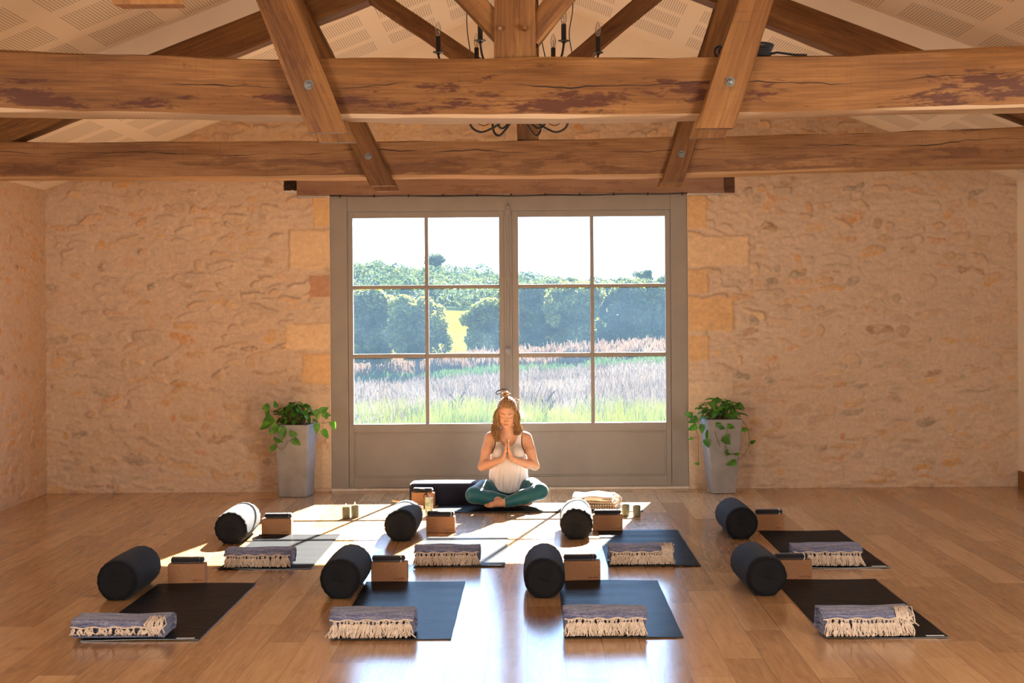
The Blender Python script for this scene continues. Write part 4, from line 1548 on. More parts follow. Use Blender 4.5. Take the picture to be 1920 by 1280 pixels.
# ------------------------------------------------------------------ chandelier
t = empty('chandelier', (-0.073, 9.0, 3.14), 0, 'black iron candle chandelier hanging between the two roof trusses', 'chandelier')
hub = MB()
hub.lathe([(.004, -.365), (.018, -.355), (.024, -.34), (.02, -.32), (.030, -.28), (.012, -.20), (.009, .05), (.016, .08), (.006, .12)], 16)
hub.tube([(0, 0, .10), (0, 0, RIDGE - 3.14 - .02)], .004, 6)
hub.lathe([(.045, RIDGE - 3.14 - .05), (.05, RIDGE - 3.14 - .03), (.03, RIDGE - 3.14 - .002)], 16)
hub.build('hub', M_iron, t, sharp=40)
for k in range(6):
    a = math.pi * k / 3 + .06
    ca, sa = math.cos(a), math.sin(a)
    ar = MB()
    pts = []
    for (r, z) in ((.012, -.33), (.08, -.385), (.16, -.435), (.215, -.452), (.265, -.425), (.285, -.36), (.31, -.25), (.375, -.14), (.43, -.08), (.45, -.02)):
        pts.append(Vector((r * ca, r * sa, z)))
    ar.tube(spline(pts), .0062, 8)
    ar.tube(spline([Vector((r * ca * 1.02 + .012 * sa, r * sa * 1.02, z)) for (r, z) in ((.05, -.36), (.13, -.385), (.19, -.415), (.235, -.39), (.26, -.30), (.33, -.19))]), .0025, 5)
    ao = ar.build('arm', M_iron, t, smooth=True)
    c = MB()
    c.lathe([(.006, -.02), (.012, -.012), (.030, -.006), (.031, -.002), (.016, .0), (.0135, .004), (.0135, .085), (.004, .086)], 18, (.45 * ca, .45 * sa, 0))
    c.build('candle_cup', M_iron, ao, sharp=40)
    c = MB()
    c.lathe([(.009, .086), (.013, .098), (.0165, .118), (.0155, .136), (.009, .156), (.003, .168), (.0005, .171)], 16, (.45 * ca, .45 * sa, 0))
    c.build('bulb', M_bulb, ao, smooth=True)
    c = MB()
    c.tube([(.45 * ca, .45 * sa, .086), (.45 * ca + .003, .45 * sa, .11), (.45 * ca - .002, .45 * sa, .13)], .0022, 5)
    c.build('filament', M_steel, ao)
for (pts) in ([(-.27, -.06, .00), (-.285, -.06, .12), (-.285, -.05, .24), (-.265, -.03, .34), (-.2, 0, .50), (-.08, 0, .95), (-.01, 0, 1.40)],
              [(.30, -.06, -.02), (.285, -.06, .09), (.305, -.05, .22), (.30, -.04, .32), (.24, 0, .46), (.10, 0, .95), (.01, 0, 1.40)],
              [(.15, -.1, -.05), (.13, -.08, .06), (.12, -.06, .2), (.07, 0, .5), (.0, 0, 1.1)]):
    c = MB()
    Q = spline([Vector(p) for p in pts])
    c.tube(Q, .0032, 6)
    c.build('wire', M_iron, t, smooth=True)

# coiled black strap on the near tie beam
m = MB()
for k in range(5):
    a = np.linspace(0, 2 * math.pi, 28)
    m.tube([(1.045 + (.085 + .004 * k) * math.cos(x) + .012 * k * 0, 7.59 + .055 * math.sin(x), 2.874 + .010 + k * .0125 + .004 * math.sin(2 * x + k)) for x in a], .0068, 6)
for k in range(3):
    m.tube([(0.90 + .020 * k + .03 * math.cos(x), 7.60 + .02 * math.sin(x + k), 2.905 + .032 * math.sin(x)) for x in np.linspace(0, 6.28, 20)], .006, 6)
m.tube([(1.10, 7.58, 2.885), (1.16, 7.56, 2.895), (1.24, 7.55, 2.882), (1.30, 7.55, 2.880)], .006, 6)
tag(m.build('coiled_strap', M_strap, smooth=True), 'black strap coiled on the near tie beam against its right brace', 'strap')

# ================================================================== THE SEATED WOMAN
def skin_mat():
    nt = NT('skin')
    c = nt.n('VertexColor', layer_name='col').outputs[0]
    nz = nt.noise(coords(nt), 60, 3, 0.6)
    col = nt.mix(1.0, c, nt.ramp(nz, [(0.3, (0.94, 0.93, 0.92)), (0.7, (1.06, 1.05, 1.04))]), 'MULTIPLY')
    return nt.done(nt.bsdf(col, 0.5, 0.35, None, Subsurface_Weight=0.12, Subsurface_Radius=(0.012, 0.005, 0.003), Subsurface_Scale=0.6))


def cloth_trans(name, col, trans, rough=0.85):
    nt = NT(name)
    co = coords(nt)
    w = nt.noise(nt.mapv(co, (30, 30, 7)), 1.0, 3, 0.5)
    p = nt.bsdf(col, rough, 0.15, nt.bump(w, 0.25, 0.02), Sheen_Weight=0.1)
    t = nt.n('BsdfTranslucent', {0: col}).outputs[0]
    return nt.done(nt.n('MixShader', {0: trans, 1: p, 2: t}).outputs[0])


M_skin = skin_mat()
M_tank = cloth_trans('white_viscose', (0.80, 0.775, 0.79), 0.25)
M_legging = fabric('teal_leggings', (0.004, 0.088, 0.125), 0.55, 0.25, 500, 0.15, 0.12, 0.35)
M_bra = plain('black_sports_bra', (0.012, 0.012, 0.016), 0.8, 0.2)


def hair_mat():
    nt = NT('dark_blonde_hair')
    rnd = nt.noise(nt.mapv(coords(nt), (160, 160, 12)), 1.0, 3, 0.6)
    col = nt.ramp(rnd, [(0.35, (0.17, 0.080, 0.030)), (0.5, (0.40, 0.225, 0.095)), (0.68, (0.66, 0.44, 0.22))])
    p = nt.bsdf(col, 0.42, 0.4)
    t = nt.n('BsdfTranslucent', {0: col}).outputs[0]
    return nt.done(nt.n('MixShader', {0: 0.28, 1: p, 2: t}).outputs[0])


M_hair = hair_mat()
WOM = (-0.238, 13.72, 0.012)


class Field:
    def __init__(self, lo, hi, h):
        self.lo, self.h = np.array(lo, np.float32), h
        self.n = [int(round((b - a) / h)) + 1 for a, b in zip(lo, hi)]
        self.F = np.full(self.n, 0.5, np.float32)
        self.ax = [lo[i] + h * np.arange(self.n[i], dtype=np.float32) for i in range(3)]

    def region(self, blo, bhi, pad):
        sl = []
        for i in range(3):
            a = int(max(0, math.floor((blo[i] - pad - self.lo[i]) / self.h)))
            b = int(min(self.n[i], math.ceil((bhi[i] + pad - self.lo[i]) / self.h) + 1))
            sl.append(slice(a, max(a, b)))
        X, Y, Z = np.meshgrid(self.ax[0][sl[0]], self.ax[1][sl[1]], self.ax[2][sl[2]], indexing='ij')
        return tuple(sl), X, Y, Z

    def merge(self, sl, d, k, mode):
        f = self.F[sl]
        if mode == 'add':
            if k <= 0:
                self.F[sl] = np.minimum(f, d)
            else:
                hh = np.clip(0.5 + 0.5 * (f - d) / k, 0, 1)
                self.F[sl] = f * (1 - hh) + d * hh - k * hh * (1 - hh)
        elif mode == 'sub':
            d = -d
            if k <= 0:
                self.F[sl] = np.maximum(f, d)
            else:
                hh = np.clip(0.5 - 0.5 * (f - d) / k, 0, 1)
                self.F[sl] = f * (1 - hh) + d * hh + k * hh * (1 - hh)

    def cap(self, a, b, ra, rb, k=0.01, mode='add'):
        a, b = np.array(a, np.float32), np.array(b, np.float32)
        r = max(ra, rb)
        sl, X, Y, Z = self.region(np.minimum(a, b) - r, np.maximum(a, b) + r, 0.02 + 1.5 * k)
        if X.size == 0:
            return
        d = b - a
        L = float(d @ d) + 1e-12
        t = np.clip(((X - a[0]) * d[0] + (Y - a[1]) * d[1] + (Z - a[2]) * d[2]) / L, 0, 1)
        dist = np.sqrt((X - a[0] - t * d[0]) ** 2 + (Y - a[1] - t * d[1]) ** 2 + (Z - a[2] - t * d[2]) ** 2) - (ra + (rb - ra) * t)
        self.merge(sl, dist, k, mode)

    def ell(self, c, r, k=0.01, mode='add', rot=None):
        c, r = np.array(c, np.float32), np.array(r, np.float32)
        R_ = float(max(r))
        sl, X, Y, Z = self.region(c - R_, c + R_, 0.02 + 1.5 * k)
        if X.size == 0:
            return
        X, Y, Z = X - c[0], Y - c[1], Z - c[2]
        if rot is not None:
            m_ = np.array(rot.transposed())
            X, Y, Z = (m_[0][0] * X + m_[0][1] * Y + m_[0][2] * Z, m_[1][0] * X + m_[1][1] * Y + m_[1][2] * Z, m_[2][0] * X + m_[2][1] * Y + m_[2][2] * Z)
        k0 = np.sqrt((X / r[0]) ** 2 + (Y / r[1]) ** 2 + (Z / r[2]) ** 2)
        k1 = np.sqrt((X / r[0] ** 2) ** 2 + (Y / r[1] ** 2) ** 2 + (Z / r[2] ** 2) ** 2) + 1e-9
        self.merge(sl, k0 * (k0 - 1.0) / k1, k, mode)

    def chain(self, pts, rs, k=0.01, mode='add'):
        for i in range(len(pts) - 1):
            self.cap(pts[i], pts[i + 1], rs[i], rs[i + 1], k, mode)

    def mesh(self, smooth=2):
        F = self.F
        nx, ny, nz = F.shape
        s = F < 0
        cnt = np.zeros((nx - 1, ny - 1, nz - 1), np.uint8)
        offs = [(i, j, k) for i in (0, 1) for j in (0, 1) for k in (0, 1)]
        for (i, j, k) in offs:
            cnt += s[i:nx - 1 + i, j:ny - 1 + j, k:nz - 1 + k]
        act = (cnt > 0) & (cnt < 8)
        idx = np.argwhere(act)
        num = np.full(act.shape, -1, np.int32)
        num[act] = np.arange(len(idx))
        val = {o_: F[idx[:, 0] + o_[0], idx[:, 1] + o_[1], idx[:, 2] + o_[2]] for o_ in offs}
        acc = np.zeros((len(idx), 3), np.float32)
        c = np.zeros(len(idx), np.float32)
        for a in offs:
            for ax_ in range(3):
                if a[ax_] == 0:
                    b = tuple(a[q] + (1 if q == ax_ else 0) for q in range(3))
                    va, vb = val[a], val[b]
                    cr = (va < 0) != (vb < 0)
                    t = np.where(cr, va / (va - vb + 1e-12), 0)
                    p = np.array(a, np.float32)[None, :] + np.zeros((len(idx), 3), np.float32)
                    p[:, ax_] += t
                    acc += np.where(cr[:, None], p, 0)
                    c += cr
        V = (idx + acc / c[:, None]) * self.h + self.lo
        faces = []
        for ax_ in range(3):
            u, v = (ax_ + 1) % 3, (ax_ + 2) % 3
            sa = [slice(None)] * 3
            sb = [slice(None)] * 3
            sa[ax_] = slice(0, -1)
            sb[ax_] = slice(1, None)
            ch = s[tuple(sa)] != s[tuple(sb)]
            e = np.argwhere(ch)
            ok = (e[:, u] > 0) & (e[:, v] > 0) & (e[:, u] < F.shape[u] - 1) & (e[:, v] < F.shape[v] - 1)
            e = e[ok]
            ins = s[e[:, 0], e[:, 1], e[:, 2]]
            q = []
            for (du_, dv_) in ((-1, -1), (0, -1), (0, 0), (-1, 0)):
                g = e.copy()
                g[:, u] += du_
                g[:, v] += dv_
                q.append(num[g[:, 0], g[:, 1], g[:, 2]])
            q = np.stack(q, 1)
            q[~ins] = q[~ins][:, ::-1]
            faces.append(q)
        Fc = np.concatenate(faces)
        Fc = Fc[(Fc >= 0).all(1)]
        for _ in range(smooth):
            acc = np.zeros_like(V)
            c = np.zeros(len(V), np.float32)
            for a, b in ((0, 1), (1, 2), (2, 3), (3, 0)):
                np.add.at(acc, Fc[:, a], V[Fc[:, b]])
                np.add.at(c, Fc[:, a], 1)
                np.add.at(acc, Fc[:, b], V[Fc[:, a]])
                np.add.at(c, Fc[:, b], 1)
            V = 0.5 * V + 0.5 * acc / np.maximum(c, 1)[:, None]
        return V, Fc


HP = 21.0                                                  # head bowed forward
HC = Vector((0.004, 0.012, 0.795))
HR = Matrix.Rotation(R(HP), 3, 'X') @ Matrix.Rotation(R(2.5), 3, 'Y')


def hd(x, y, z):
    return tuple(HC + HR @ Vector((x, y, z)))


TS = 0.016                                                 # torso sits a little to the viewer's right
SHL, SHR = (-0.140, 0.062, 0.580), (0.172, 0.062, 0.572)
ELL_, ELR = (-0.212, 0.005, 0.332), (0.243, 0.005, 0.334)
WRL, WRR = (-0.038, -0.130, 0.405), (0.056, -0.130, 0.405)
PX = 0.009
LEGS = [
    ([(-0.085, 0.13, 0.115), (-0.19, 0.0, 0.125), (-0.278, -0.16, 0.112)], [0.098, 0.086, 0.064]),
    ([(-0.278, -0.165, 0.106), (-0.12, -0.205, 0.082), (0.06, -0.185, 0.052)], [0.060, 0.056, 0.036]),
    ([(0.115, 0.13, 0.115), (0.21, 0.0, 0.140), (0.281, -0.16, 0.140)], [0.098, 0.086, 0.064]),
    ([(0.281, -0.165, 0.134), (0.15, -0.250, 0.102), (0.0, -0.292, 0.062)], [0.060, 0.056, 0.037]),
]


def body_legs(f, grow=0.0):
    f.ell((TS, 0.135, 0.125), (0.172 + grow, 0.125 + grow, 0.118 + grow), 0.03)
    for pts, rs_ in LEGS:
        f.chain(pts, [r + grow for r in rs_], 0.022)


LO, HI = (-0.40, -0.42, -0.016), (0.42, 0.32, 0.95)
f = Field(LO, HI, 0.004)
body_legs(f)
f.ell((TS, .095, .27), (.125, .090, .15), 0.05)
f.ell((TS, .065, .44), (.138, .098, .16), 0.05)
for s in (-1, 1):
    f.ell((TS + s * .068, -.018, .445), (.056, .052, .056), 0.03)
f.cap((TS - .12, .062, .578), (TS + .12, .062, .574), .046, .046, 0.04)
for s in (-1, 1):
    f.cap((TS * .6, .06, .645), (TS + s * .115, .062, .592), .046, .034, 0.03)
f.cap((TS * .7, .055, .58), (.006, .035, .72), .053, .047, 0.03)
for sh, el, wr in ((SHL, ELL_, WRL), (SHR, ELR, WRR)):
    sh, el, wr = Vector(sh), Vector(el), Vector(wr)
    f.cap(sh, sh.lerp(el, .45), .047, .043, 0.03)
    f.cap(sh.lerp(el, .45), el, .043, .034, 0.02)
    f.cap(el, el.lerp(wr, .35), .034, .037, 0.02)
    f.cap(el.lerp(wr, .35), wr, .037, .024, 0.02)
# hands pressed together: palm, four fingers each, thumb
for s, wr in ((-1, WRL), (1, WRR)):
    heel = Vector((PX + s * .030, -.132, .425))
    f.cap(wr, heel, .024, .022, 0.015)
    fing = [(-.176, .496, .547, .0072), (-.158, .505, .566, .0080), (-.139, .508, .577, .0083), (-.120, .503, .564, .0082)]
    for i, (fy, zk, zt, fr_) in enumerate(fing):
        kn = Vector((PX + s * .0135, fy + .004, zk - .012))
        f.cap(heel + Vector((0, (i - 1.5) * .010, 0)), kn, .0165, .0115, 0.010)
        m1 = Vector((PX + s * .0105, fy - .004, zk + (zt - zk) * .5))
        tp = Vector((PX + s * .0078, fy - .010, zt))
        f.cap(kn, m1, fr_ + .0012, fr_ + .0004, 0.004)
        f.cap(m1, tp, fr_ + .0004, fr_ - .0012, 0.002)
    b0 = heel + Vector((0, .020, .004))
    b1 = Vector((PX + s * .020, -.092, .462))
    b2 = Vector((PX + s * .0105, -.088, .515))
    f.cap(b0, b1, .0150, .0115, 0.010)
    f.cap(b1, b2, .0110, .0085, 0.004)
# feet
def foot(heel, ball, toe_dir, up, side, k):
    heel, ball, toe_dir, up, side = [Vector(q) for q in (heel, ball, toe_dir, up, side)]
    f.cap(heel, heel.lerp(ball, .5) + up * .010, .032, .031, k)
    f.cap(heel.lerp(ball, .5) + up * .010, ball, .031, .022, k)
    f.cap(ball - side * .022, ball + side * .022, .019, .016, k)
    for i in range(5):
        u = i / 4
        st_ = ball + side * (-.030 + .060 * u) + toe_dir * (.010 - .012 * u)
        rr = (.0135, .0105, .0100, .0095, .0085)[i]
        ln = (.040, .040, .036, .031, .024)[i]
        f.cap(st_, st_ + toe_dir * ln - up * .004, rr, rr * .85, 0.005)


foot((-.005, -.290, .056), (-.128, -.282, .038), (-.98, .0, -.14), (0.1, -.25, .96), (0, -.97, -.2), 0.014)
foot((.065, -.178, .048), (.158, -.158, .036), (.98, .12, -.1), (-.1, -.2, .97), (0, -.97, -.2), 0.014)
# head
f.ell(hd(0, .014, .038), (.075, .094, .084), 0.02, rot=HR)
f.ell(hd(0, -.020, -.022), (.062, .070, .086), 0.03, rot=HR)
f.ell(hd(0, -.034, -.074), (.045, .050, .040), 0.03, rot=HR)
f.cap(hd(-.008, -.070, -.100), hd(.008, -.070, -.100), .0145, .0145, 0.015)
for s in (-1, 1):
    f.cap(hd(s * .012, -.082, .016), hd(s * .045, -.068, .016), .007, .006, 0.016)
    f.ell(hd(s * .031, -.103, -.006), (.017, .015, .011), 0.010, 'sub', HR)
    f.ell(hd(s * .031, -.0735, -.006), (.0150, .0140, .0115), 0.004, rot=HR)
    f.ell(hd(s * .037, -.060, -.040), (.019, .017, .020), 0.02, rot=HR)
    f.ell(hd(s * .073, .012, -.010), (.010, .018, .030), 0.006, rot=HR)
    f.ell(hd(s * .0105, -.094, -.042), (.0085, .009, .007), 0.005, rot=HR)
f.chain([hd(0, -.086, .008), hd(0, -.096, -.018), hd(0, -.108, -.038)], [.0075, .0085, .0105], 0.008)
f.chain([hd(-.021, -.086, -.067), hd(0, -.0935, -.0655), hd(.021, -.086, -.067)], [.0040, .0062, .0040], 0.005)
f.chain([hd(-.019, -.085, -.075), hd(0, -.0920, -.0755), hd(.019, -.085, -.075)], [.0042, .0068, .0042], 0.005)
Vb, Fb = f.mesh(1)
# skin tint: lips, lids and brows are where they are on her
SK = np.array((0.550, 0.312, 0.208))
colb = np.tile(SK, (len(Vb), 1)).astype(np.float32)
Hl = (Vb - np.array(HC)) @ np.array(HR)                    # head-local


def blob(c, r):
    d = ((Hl - np.array(c)) / np.array(r))
    return np.clip(1.6 - np.sqrt((d ** 2).sum(1)) * 1.6, 0, 1)[:, None]


for c_, r_, tint, k_ in (((0, -.094, -.071), (.025, .016, .012), (0.42, 0.130, 0.105), .75),
                         ((-.031, -.092, -.013), (.017, .012, .0045), (0.045, 0.020, 0.012), .95),
                         ((.031, -.092, -.013), (.017, .012, .0045), (0.045, 0.020, 0.012), .95),
                         ((-.031, -.090, .017), (.021, .014, .0045), (0.230, 0.115, 0.060), .7),
                         ((.031, -.090, .017), (.021, .014, .0045), (0.230, 0.115, 0.060), .7),
                         ((0, -.104, -.050), (.014, .012, .005), (0.33, 0.14, 0.085), .5),
                         ((-.040, -.075, -.040), (.030, .03, .025), (0.58, 0.265, 0.165), .6),
                         ((.040, -.075, -.040), (.030, .03, .025), (0.58, 0.265, 0.165), .6)):
    w_ = blob(c_, r_) * k_
    colb = colb * (1 - w_) + w_ * np.array(tint)
body = np_mesh('person', Vb, Fb, M_skin, col=colb)
body.location = WOM
tag(body, 'person seated cross-legged with palms pressed together, in white tank top and teal leggings', 'person')

from mathutils.bvhtree import BVHTree
_bvh = BVHTree.FromPolygons([Vector(map(float, v)) for v in Vb], [tuple(map(int, q)) for q in Fb])


def on_face(x, z, off=.0006):
    d = HR @ Vector((0, 1, 0))
    o_ = Vector(hd(x, -.25, z))
    hit = _bvh.ray_cast(o_, d)
    return (hit[0] if hit[0] is not None else Vector(hd(x, -.09, z))) - d * off


M_lash = plain('dark_lashes', (0.030, 0.014, 0.009), 0.7, 0.2)
M_brow = plain('brown_brows', (0.135, 0.062, 0.028), 0.8, 0.2)
M_lip = plain('lip_line', (0.16, 0.045, 0.035), 0.6, 0.3)
for s in (-1, 1):
    m = MB()
    m.tube([on_face(s * (.013 + .036 * k / 8), .019 + .0045 * math.sin(math.pi * (k / 8) ** .8)) for k in range(9)], [.0010, .0016, .0018, .0018, .0018, .0017, .0015, .0012, .0008], 6)
    m.build('eyebrow', M_brow, body, smooth=True)
    m = MB()
    m.tube([on_face(s * (.016 + .031 * k / 8), -.0085 - .0055 * math.sin(math.pi * k / 8)) for k in range(9)], [.0008, .0013, .0015, .0016, .0016, .0016, .0015, .0013, .0009], 6)
    m.build('eyelashes', M_lash, body, smooth=True)
m = MB()
m.tube([on_face(-.021 + .042 * k / 10, -.0708 + .0012 * math.cos(math.pi * (k / 10 - .5) * 2)) for k in range(11)], [.0008, .0012, .0014, .0015, .0015, .0015, .0015, .0015, .0014, .0012, .0008], 6)
m.build('lip_line', M_lip, body, smooth=True)

# leggings
f = Field(LO, HI, 0.004)
body_legs(f, 0.0055)
Y_, Z_ = f.ax[1][None, :, None], f.ax[2][None, None, :]
X_ = f.ax[0][:, None, None]
f.F = np.maximum(f.F, Z_ - 0.235)                          # waist
# cuffs just above the ankles
f.ell((-.060, -.300, .058), (.055, .075, .075), 0, 'sub')
f.ell((.118, -.185, .048), (.058, .080, .075), 0, 'sub')
Vl, Fl = f.mesh(1)
Vl = np.maximum(Vl, np.array((-9, -9, -0.0105)))
n_ = 0.0018 * (np.sin(Vl[:, 0] * 60 + Vl[:, 1] * 45) * np.exp(-((np.abs(Vl[:, 0]) - .13) / .06) ** 2))
Vl[:, 2] += n_
np_mesh('leggings', Vl, Fl, M_legging, body)


def top_field(grow, hem, neck, arm):
    g = Field(LO, HI, 0.004)
    if hem is not None:
        g.ell((TS, .075, .20), (.158 + grow, .108 + grow, .19), 0.05)
        g.ell((TS, .070, .33), (.142 + grow, .112 + grow, .20), 0.05)
    g.ell((TS, .082, .31), (.138 + grow, .108 + grow, .20), 0.05)
    g.ell((TS, .062, .44), (.140 + grow, .101 + grow, .165), 0.05)
    for s in (-1, 1):
        g.ell((TS + s * .068, -.019, .445), (.058 + grow, .055 + grow, .058 + grow), 0.035)
    g.cap((TS - .11, .062, .578), (TS + .11, .062, .574), .046 + grow, .046 + grow, 0.04)
    for s in (-1, 1):
        g.cap((TS * .6, .06, .645), (TS + s * .115, .062, .592), .046 + grow, .034 + grow, 0.03)
    g.ell((TS - .004, -.02, .632), (.086 * neck, .135, .124 * neck), 0, 'sub')
    g.ell((TS, .09, .665), (.075, .12, .06), 0, 'sub')
    for s in (-1, 1):
        g.ell((TS + s * .178, .045, .555), (.070 * arm, .17, .140 * arm), 0, 'sub')
        g.cap((TS + s * .155, .05, .60), (TS + s * .30, .05, .60), .05, .05, 0, 'sub')
    Xg, Yg, Zg = g.ax[0][:, None, None], g.ax[1][None, :, None], g.ax[2][None, None, :]
    if hem is not None:
        ang = 0.106 + 2.9 * (Xg - TS) ** 2 + np.clip((Yg + .02) * .4, 0, .08)
        g.F = np.maximum(g.F, ang - Zg)
    else:
        g.F = np.maximum(g.F, 0.385 - Zg)
    return g


g = top_field(0.0075, True, 1.0, 1.0)
Vt, Ft = g.mesh(1)
amp = np.clip((0.47 - Vt[:, 2]) / 0.3, 0, 1)
th_ = np.arctan2(Vt[:, 0] - TS, -(Vt[:, 1] - .09))
fold = amp * (0.006 * np.sin(th_ * 9 + Vt[:, 2] * 14) + 0.003 * np.sin(th_ * 23 - Vt[:, 2] * 25))
rad = np.stack([Vt[:, 0] - TS, Vt[:, 1] - .09, np.zeros(len(Vt))], 1)
rad /= np.linalg.norm(rad, axis=1, keepdims=True) + 1e-6
Vt = Vt + rad * fold[:, None]
np_mesh('tank_top', Vt, Ft, M_tank, body)
g = top_field(0.0030, None, 1.12, 0.86)
Vt, Ft = g.mesh(1)
np_mesh('sports_bra', Vt, Ft, M_bra, body)

# hair: a close cap, hanging locks made of strands, and a knot on top
f = Field((-.16, -.16, .50), (.16, .22, .96), 0.004)
f.ell(hd(0, .022, .044), (.0815, .099, .089), 0.02, rot=HR)
f.ell(hd(0, .055, -.045), (.078, .070, .11), 0.04, rot=HR)
f.ell(hd(0, -.112, -.040), (.064, .098, .100), 0.006, 'sub', HR)
f.cap(hd(-.030, -.10, .050), hd(.030, -.10, .050), .030, .030, 0.01, 'sub')
Vh, Fh = f.mesh(1)
hl = (Vh - np.array(HC)) @ np.array(HR)
an = np.arctan2(hl[:, 0], hl[:, 2] + .03)
Vh = Vh + (Vh - np.array(hd(0, .02, .02))) * (0.022 * np.sin(an * 46 + hl[:, 1] * 25))[:, None]
np_mesh('hair_cap', Vh, Fh, M_hair, body)
rs = random.Random(44)
m = MB()


def lock(path, rad_, n, wave, r0=.0021, freq=2.2, spread=1.0):
    P = [Vector(p) for p in path]

    def at(u):
        u = u * (len(P) - 1)
        i = min(int(u), len(P) - 2)
        t_ = u - i
        p0, p1, p2, p3 = P[max(i - 1, 0)], P[i], P[i + 1], P[min(i + 2, len(P) - 1)]
        return 0.5 * ((2 * p1) + (-p0 + p2) * t_ + (2 * p0 - 5 * p1 + 4 * p2 - p3) * t_ * t_ + (-p0 + 3 * p1 - 3 * p2 + p3) * t_ ** 3)
    for s in range(n):
        a = rs.uniform(0, 6.28)
        q = math.sqrt(rs.random())
        ph_ = rs.uniform(0, 6.28) * .35 + a
        end = rs.uniform(.78, 1.0)
        fr_ = freq * rs.uniform(.85, 1.15)
        pts = []
        for k in range(17):
            u = end * k / 16
            rr = np.interp(u, np.linspace(0, 1, len(rad_)), rad_) * q * (1 + (spread - 1) * u)
            w = wave * min(1, u * 2.2)
            pts.append(at(u) + Vector((rr * math.cos(a) + w * math.cos(ph_ + u * fr_ * 6.28), rr * .8 * math.sin(a) + w * math.sin(ph_ + u * fr_ * 6.28), 0)))
        m.tube(pts, [r0 * (1.0 if k < 13 else (1 - (k - 12) / 5)) for k in range(17)], 5)


# viewer's left lock falls in front of the shoulder, right one stays shorter and catches the sun
lock([hd(-.060, -.030, .062), hd(-.079, -.030, -.02), (-.088, -.004, .700), (-.094, -.022, .635), (-.086, -.034, .585), (-.076, -.040, .545)], [.010, .016, .024, .027, .022, .014], 190, .014, freq=3.0)
lock([hd(-.055, -.02, .075), hd(-.082, .01, .0), (-.093, .020, .705), (-.098, .01, .65), (-.096, .0, .605)], [.012, .018, .024, .026, .02], 110, .013, freq=2.8)
lock([hd(.060, -.030, .062), hd(.079, -.028, -.02), (.090, .010, .705), (.099, .010, .655), (.094, .0, .622), (.084, -.004, .598)], [.010, .016, .022, .026, .022, .012], 170, .014, freq=3.0)
lock([hd(.055, -.02, .075), hd(.083, .015, .0), (.094, .035, .70), (.104, .04, .64), (.100, .04, .605)], [.012, .018, .024, .028, .024], 110, .013, freq=2.6)
lock([hd(-.02, .10, .06), hd(-.03, .115, -.04), (-.03, .11, .68), (-.03, .125, .60), (-.03, .125, .53)], [.03, .04, .045, .045, .035], 60, .010)
lock([hd(.02, .10, .06), hd(.03, .115, -.04), (.035, .11, .68), (.04, .125, .60), (.04, .125, .53)], [.03, .04, .045, .045, .035], 60, .010)
for s in range(190):                                       # combed-back strands over the crown to the knot
    a = rs.uniform(-1.45, 1.45)
    x0 = .078 * math.sin(a)
    p0 = hd(x0 * .95, -.062 + .05 * (1 - math.cos(a)), .070 - .055 * abs(math.sin(a)))
    p1 = hd(x0 * .72, -.020, .122 - .036 * math.sin(a) ** 2)
    p2 = hd(-.012 + x0 * .22, .012, .138)
    m.tube([p0, Vector(p0).lerp(Vector(p1), .5) + Vector((0, -.004, .010)), p1, Vector(p1).lerp(Vector(p2), .5) + Vector((0, 0, .003)), p2], .0014, 5)
for s in range(40):                                        # flyaways
    a = rs.uniform(-2.6, 2.6)
    p0 = Vector(hd(.078 * math.sin(a), rs.uniform(-.03, .06), .05 + .07 * math.cos(a)))
    d = (p0 - Vector(hd(0, .01, .02))).normalized()
    m.tube([p0, p0 + d * .012 + Vector((rs.gauss(0, .008), 0, rs.gauss(0, .008))), p0 + d * rs.uniform(.014, .028) + Vector((rs.gauss(0, .014), 0, rs.gauss(-.006, .012)))], .0007, 4)
m.build('hair', M_hair, body, smooth=True)
m = MB()
bc = Vector(hd(-.012, .022, .160))
for s in range(30):
    ax_ = Vector((rs.gauss(0, 1), rs.gauss(0, .6), rs.gauss(0, 1.2))).normalized()
    e1 = ax_.orthogonal().normalized()
    e2 = ax_.cross(e1)
    rr = rs.uniform(.014, .027)
    o_ = Vector((rs.gauss(0, .004), rs.gauss(0, .004), rs.gauss(0, .004)))
    m.tube([bc + o_ + (e1 * math.cos(t_) + e2 * math.sin(t_)) * rr for t_ in np.linspace(0, rs.uniform(4, 6.3), 15)], .0032, 5)
for s in range(22):
    d = Vector((rs.gauss(0, 1), rs.gauss(0, .6), abs(rs.gauss(0, 1)) - .2)).normalized()
    p0 = bc + d * .022
    m.tube([p0, p0 + d * .012 + Vector((rs.gauss(0, .006), 0, 0)), p0 + d * rs.uniform(.016, .032) + Vector((rs.gauss(0, .012), 0, rs.gauss(0, .008)))], .0008, 4)
m.build('hair_bun', M_hair, body, smooth=True)

# ================================================================== OUTSIDE
YP = [14.9, 34, 70, 110, 150, 200, 350, 420, 600, 800, 1000]
ZP = [-0.20, -0.75, -1.60, -2.60, -3.50, -3.10, 0.2, 0.8, 3.2, 5.6, 6.5]
TP = [0.00, 0.02, 0.06, 0.07, 0.05, 0.02, -0.05, -0.06, -0.08, -0.09, -0.09]


def terr(x, y):
    return np.interp(y, YP, ZP) + np.interp(y, YP, TP) * x * np.clip(1 - np.abs(x) / (60 + y), 0.4, 1)


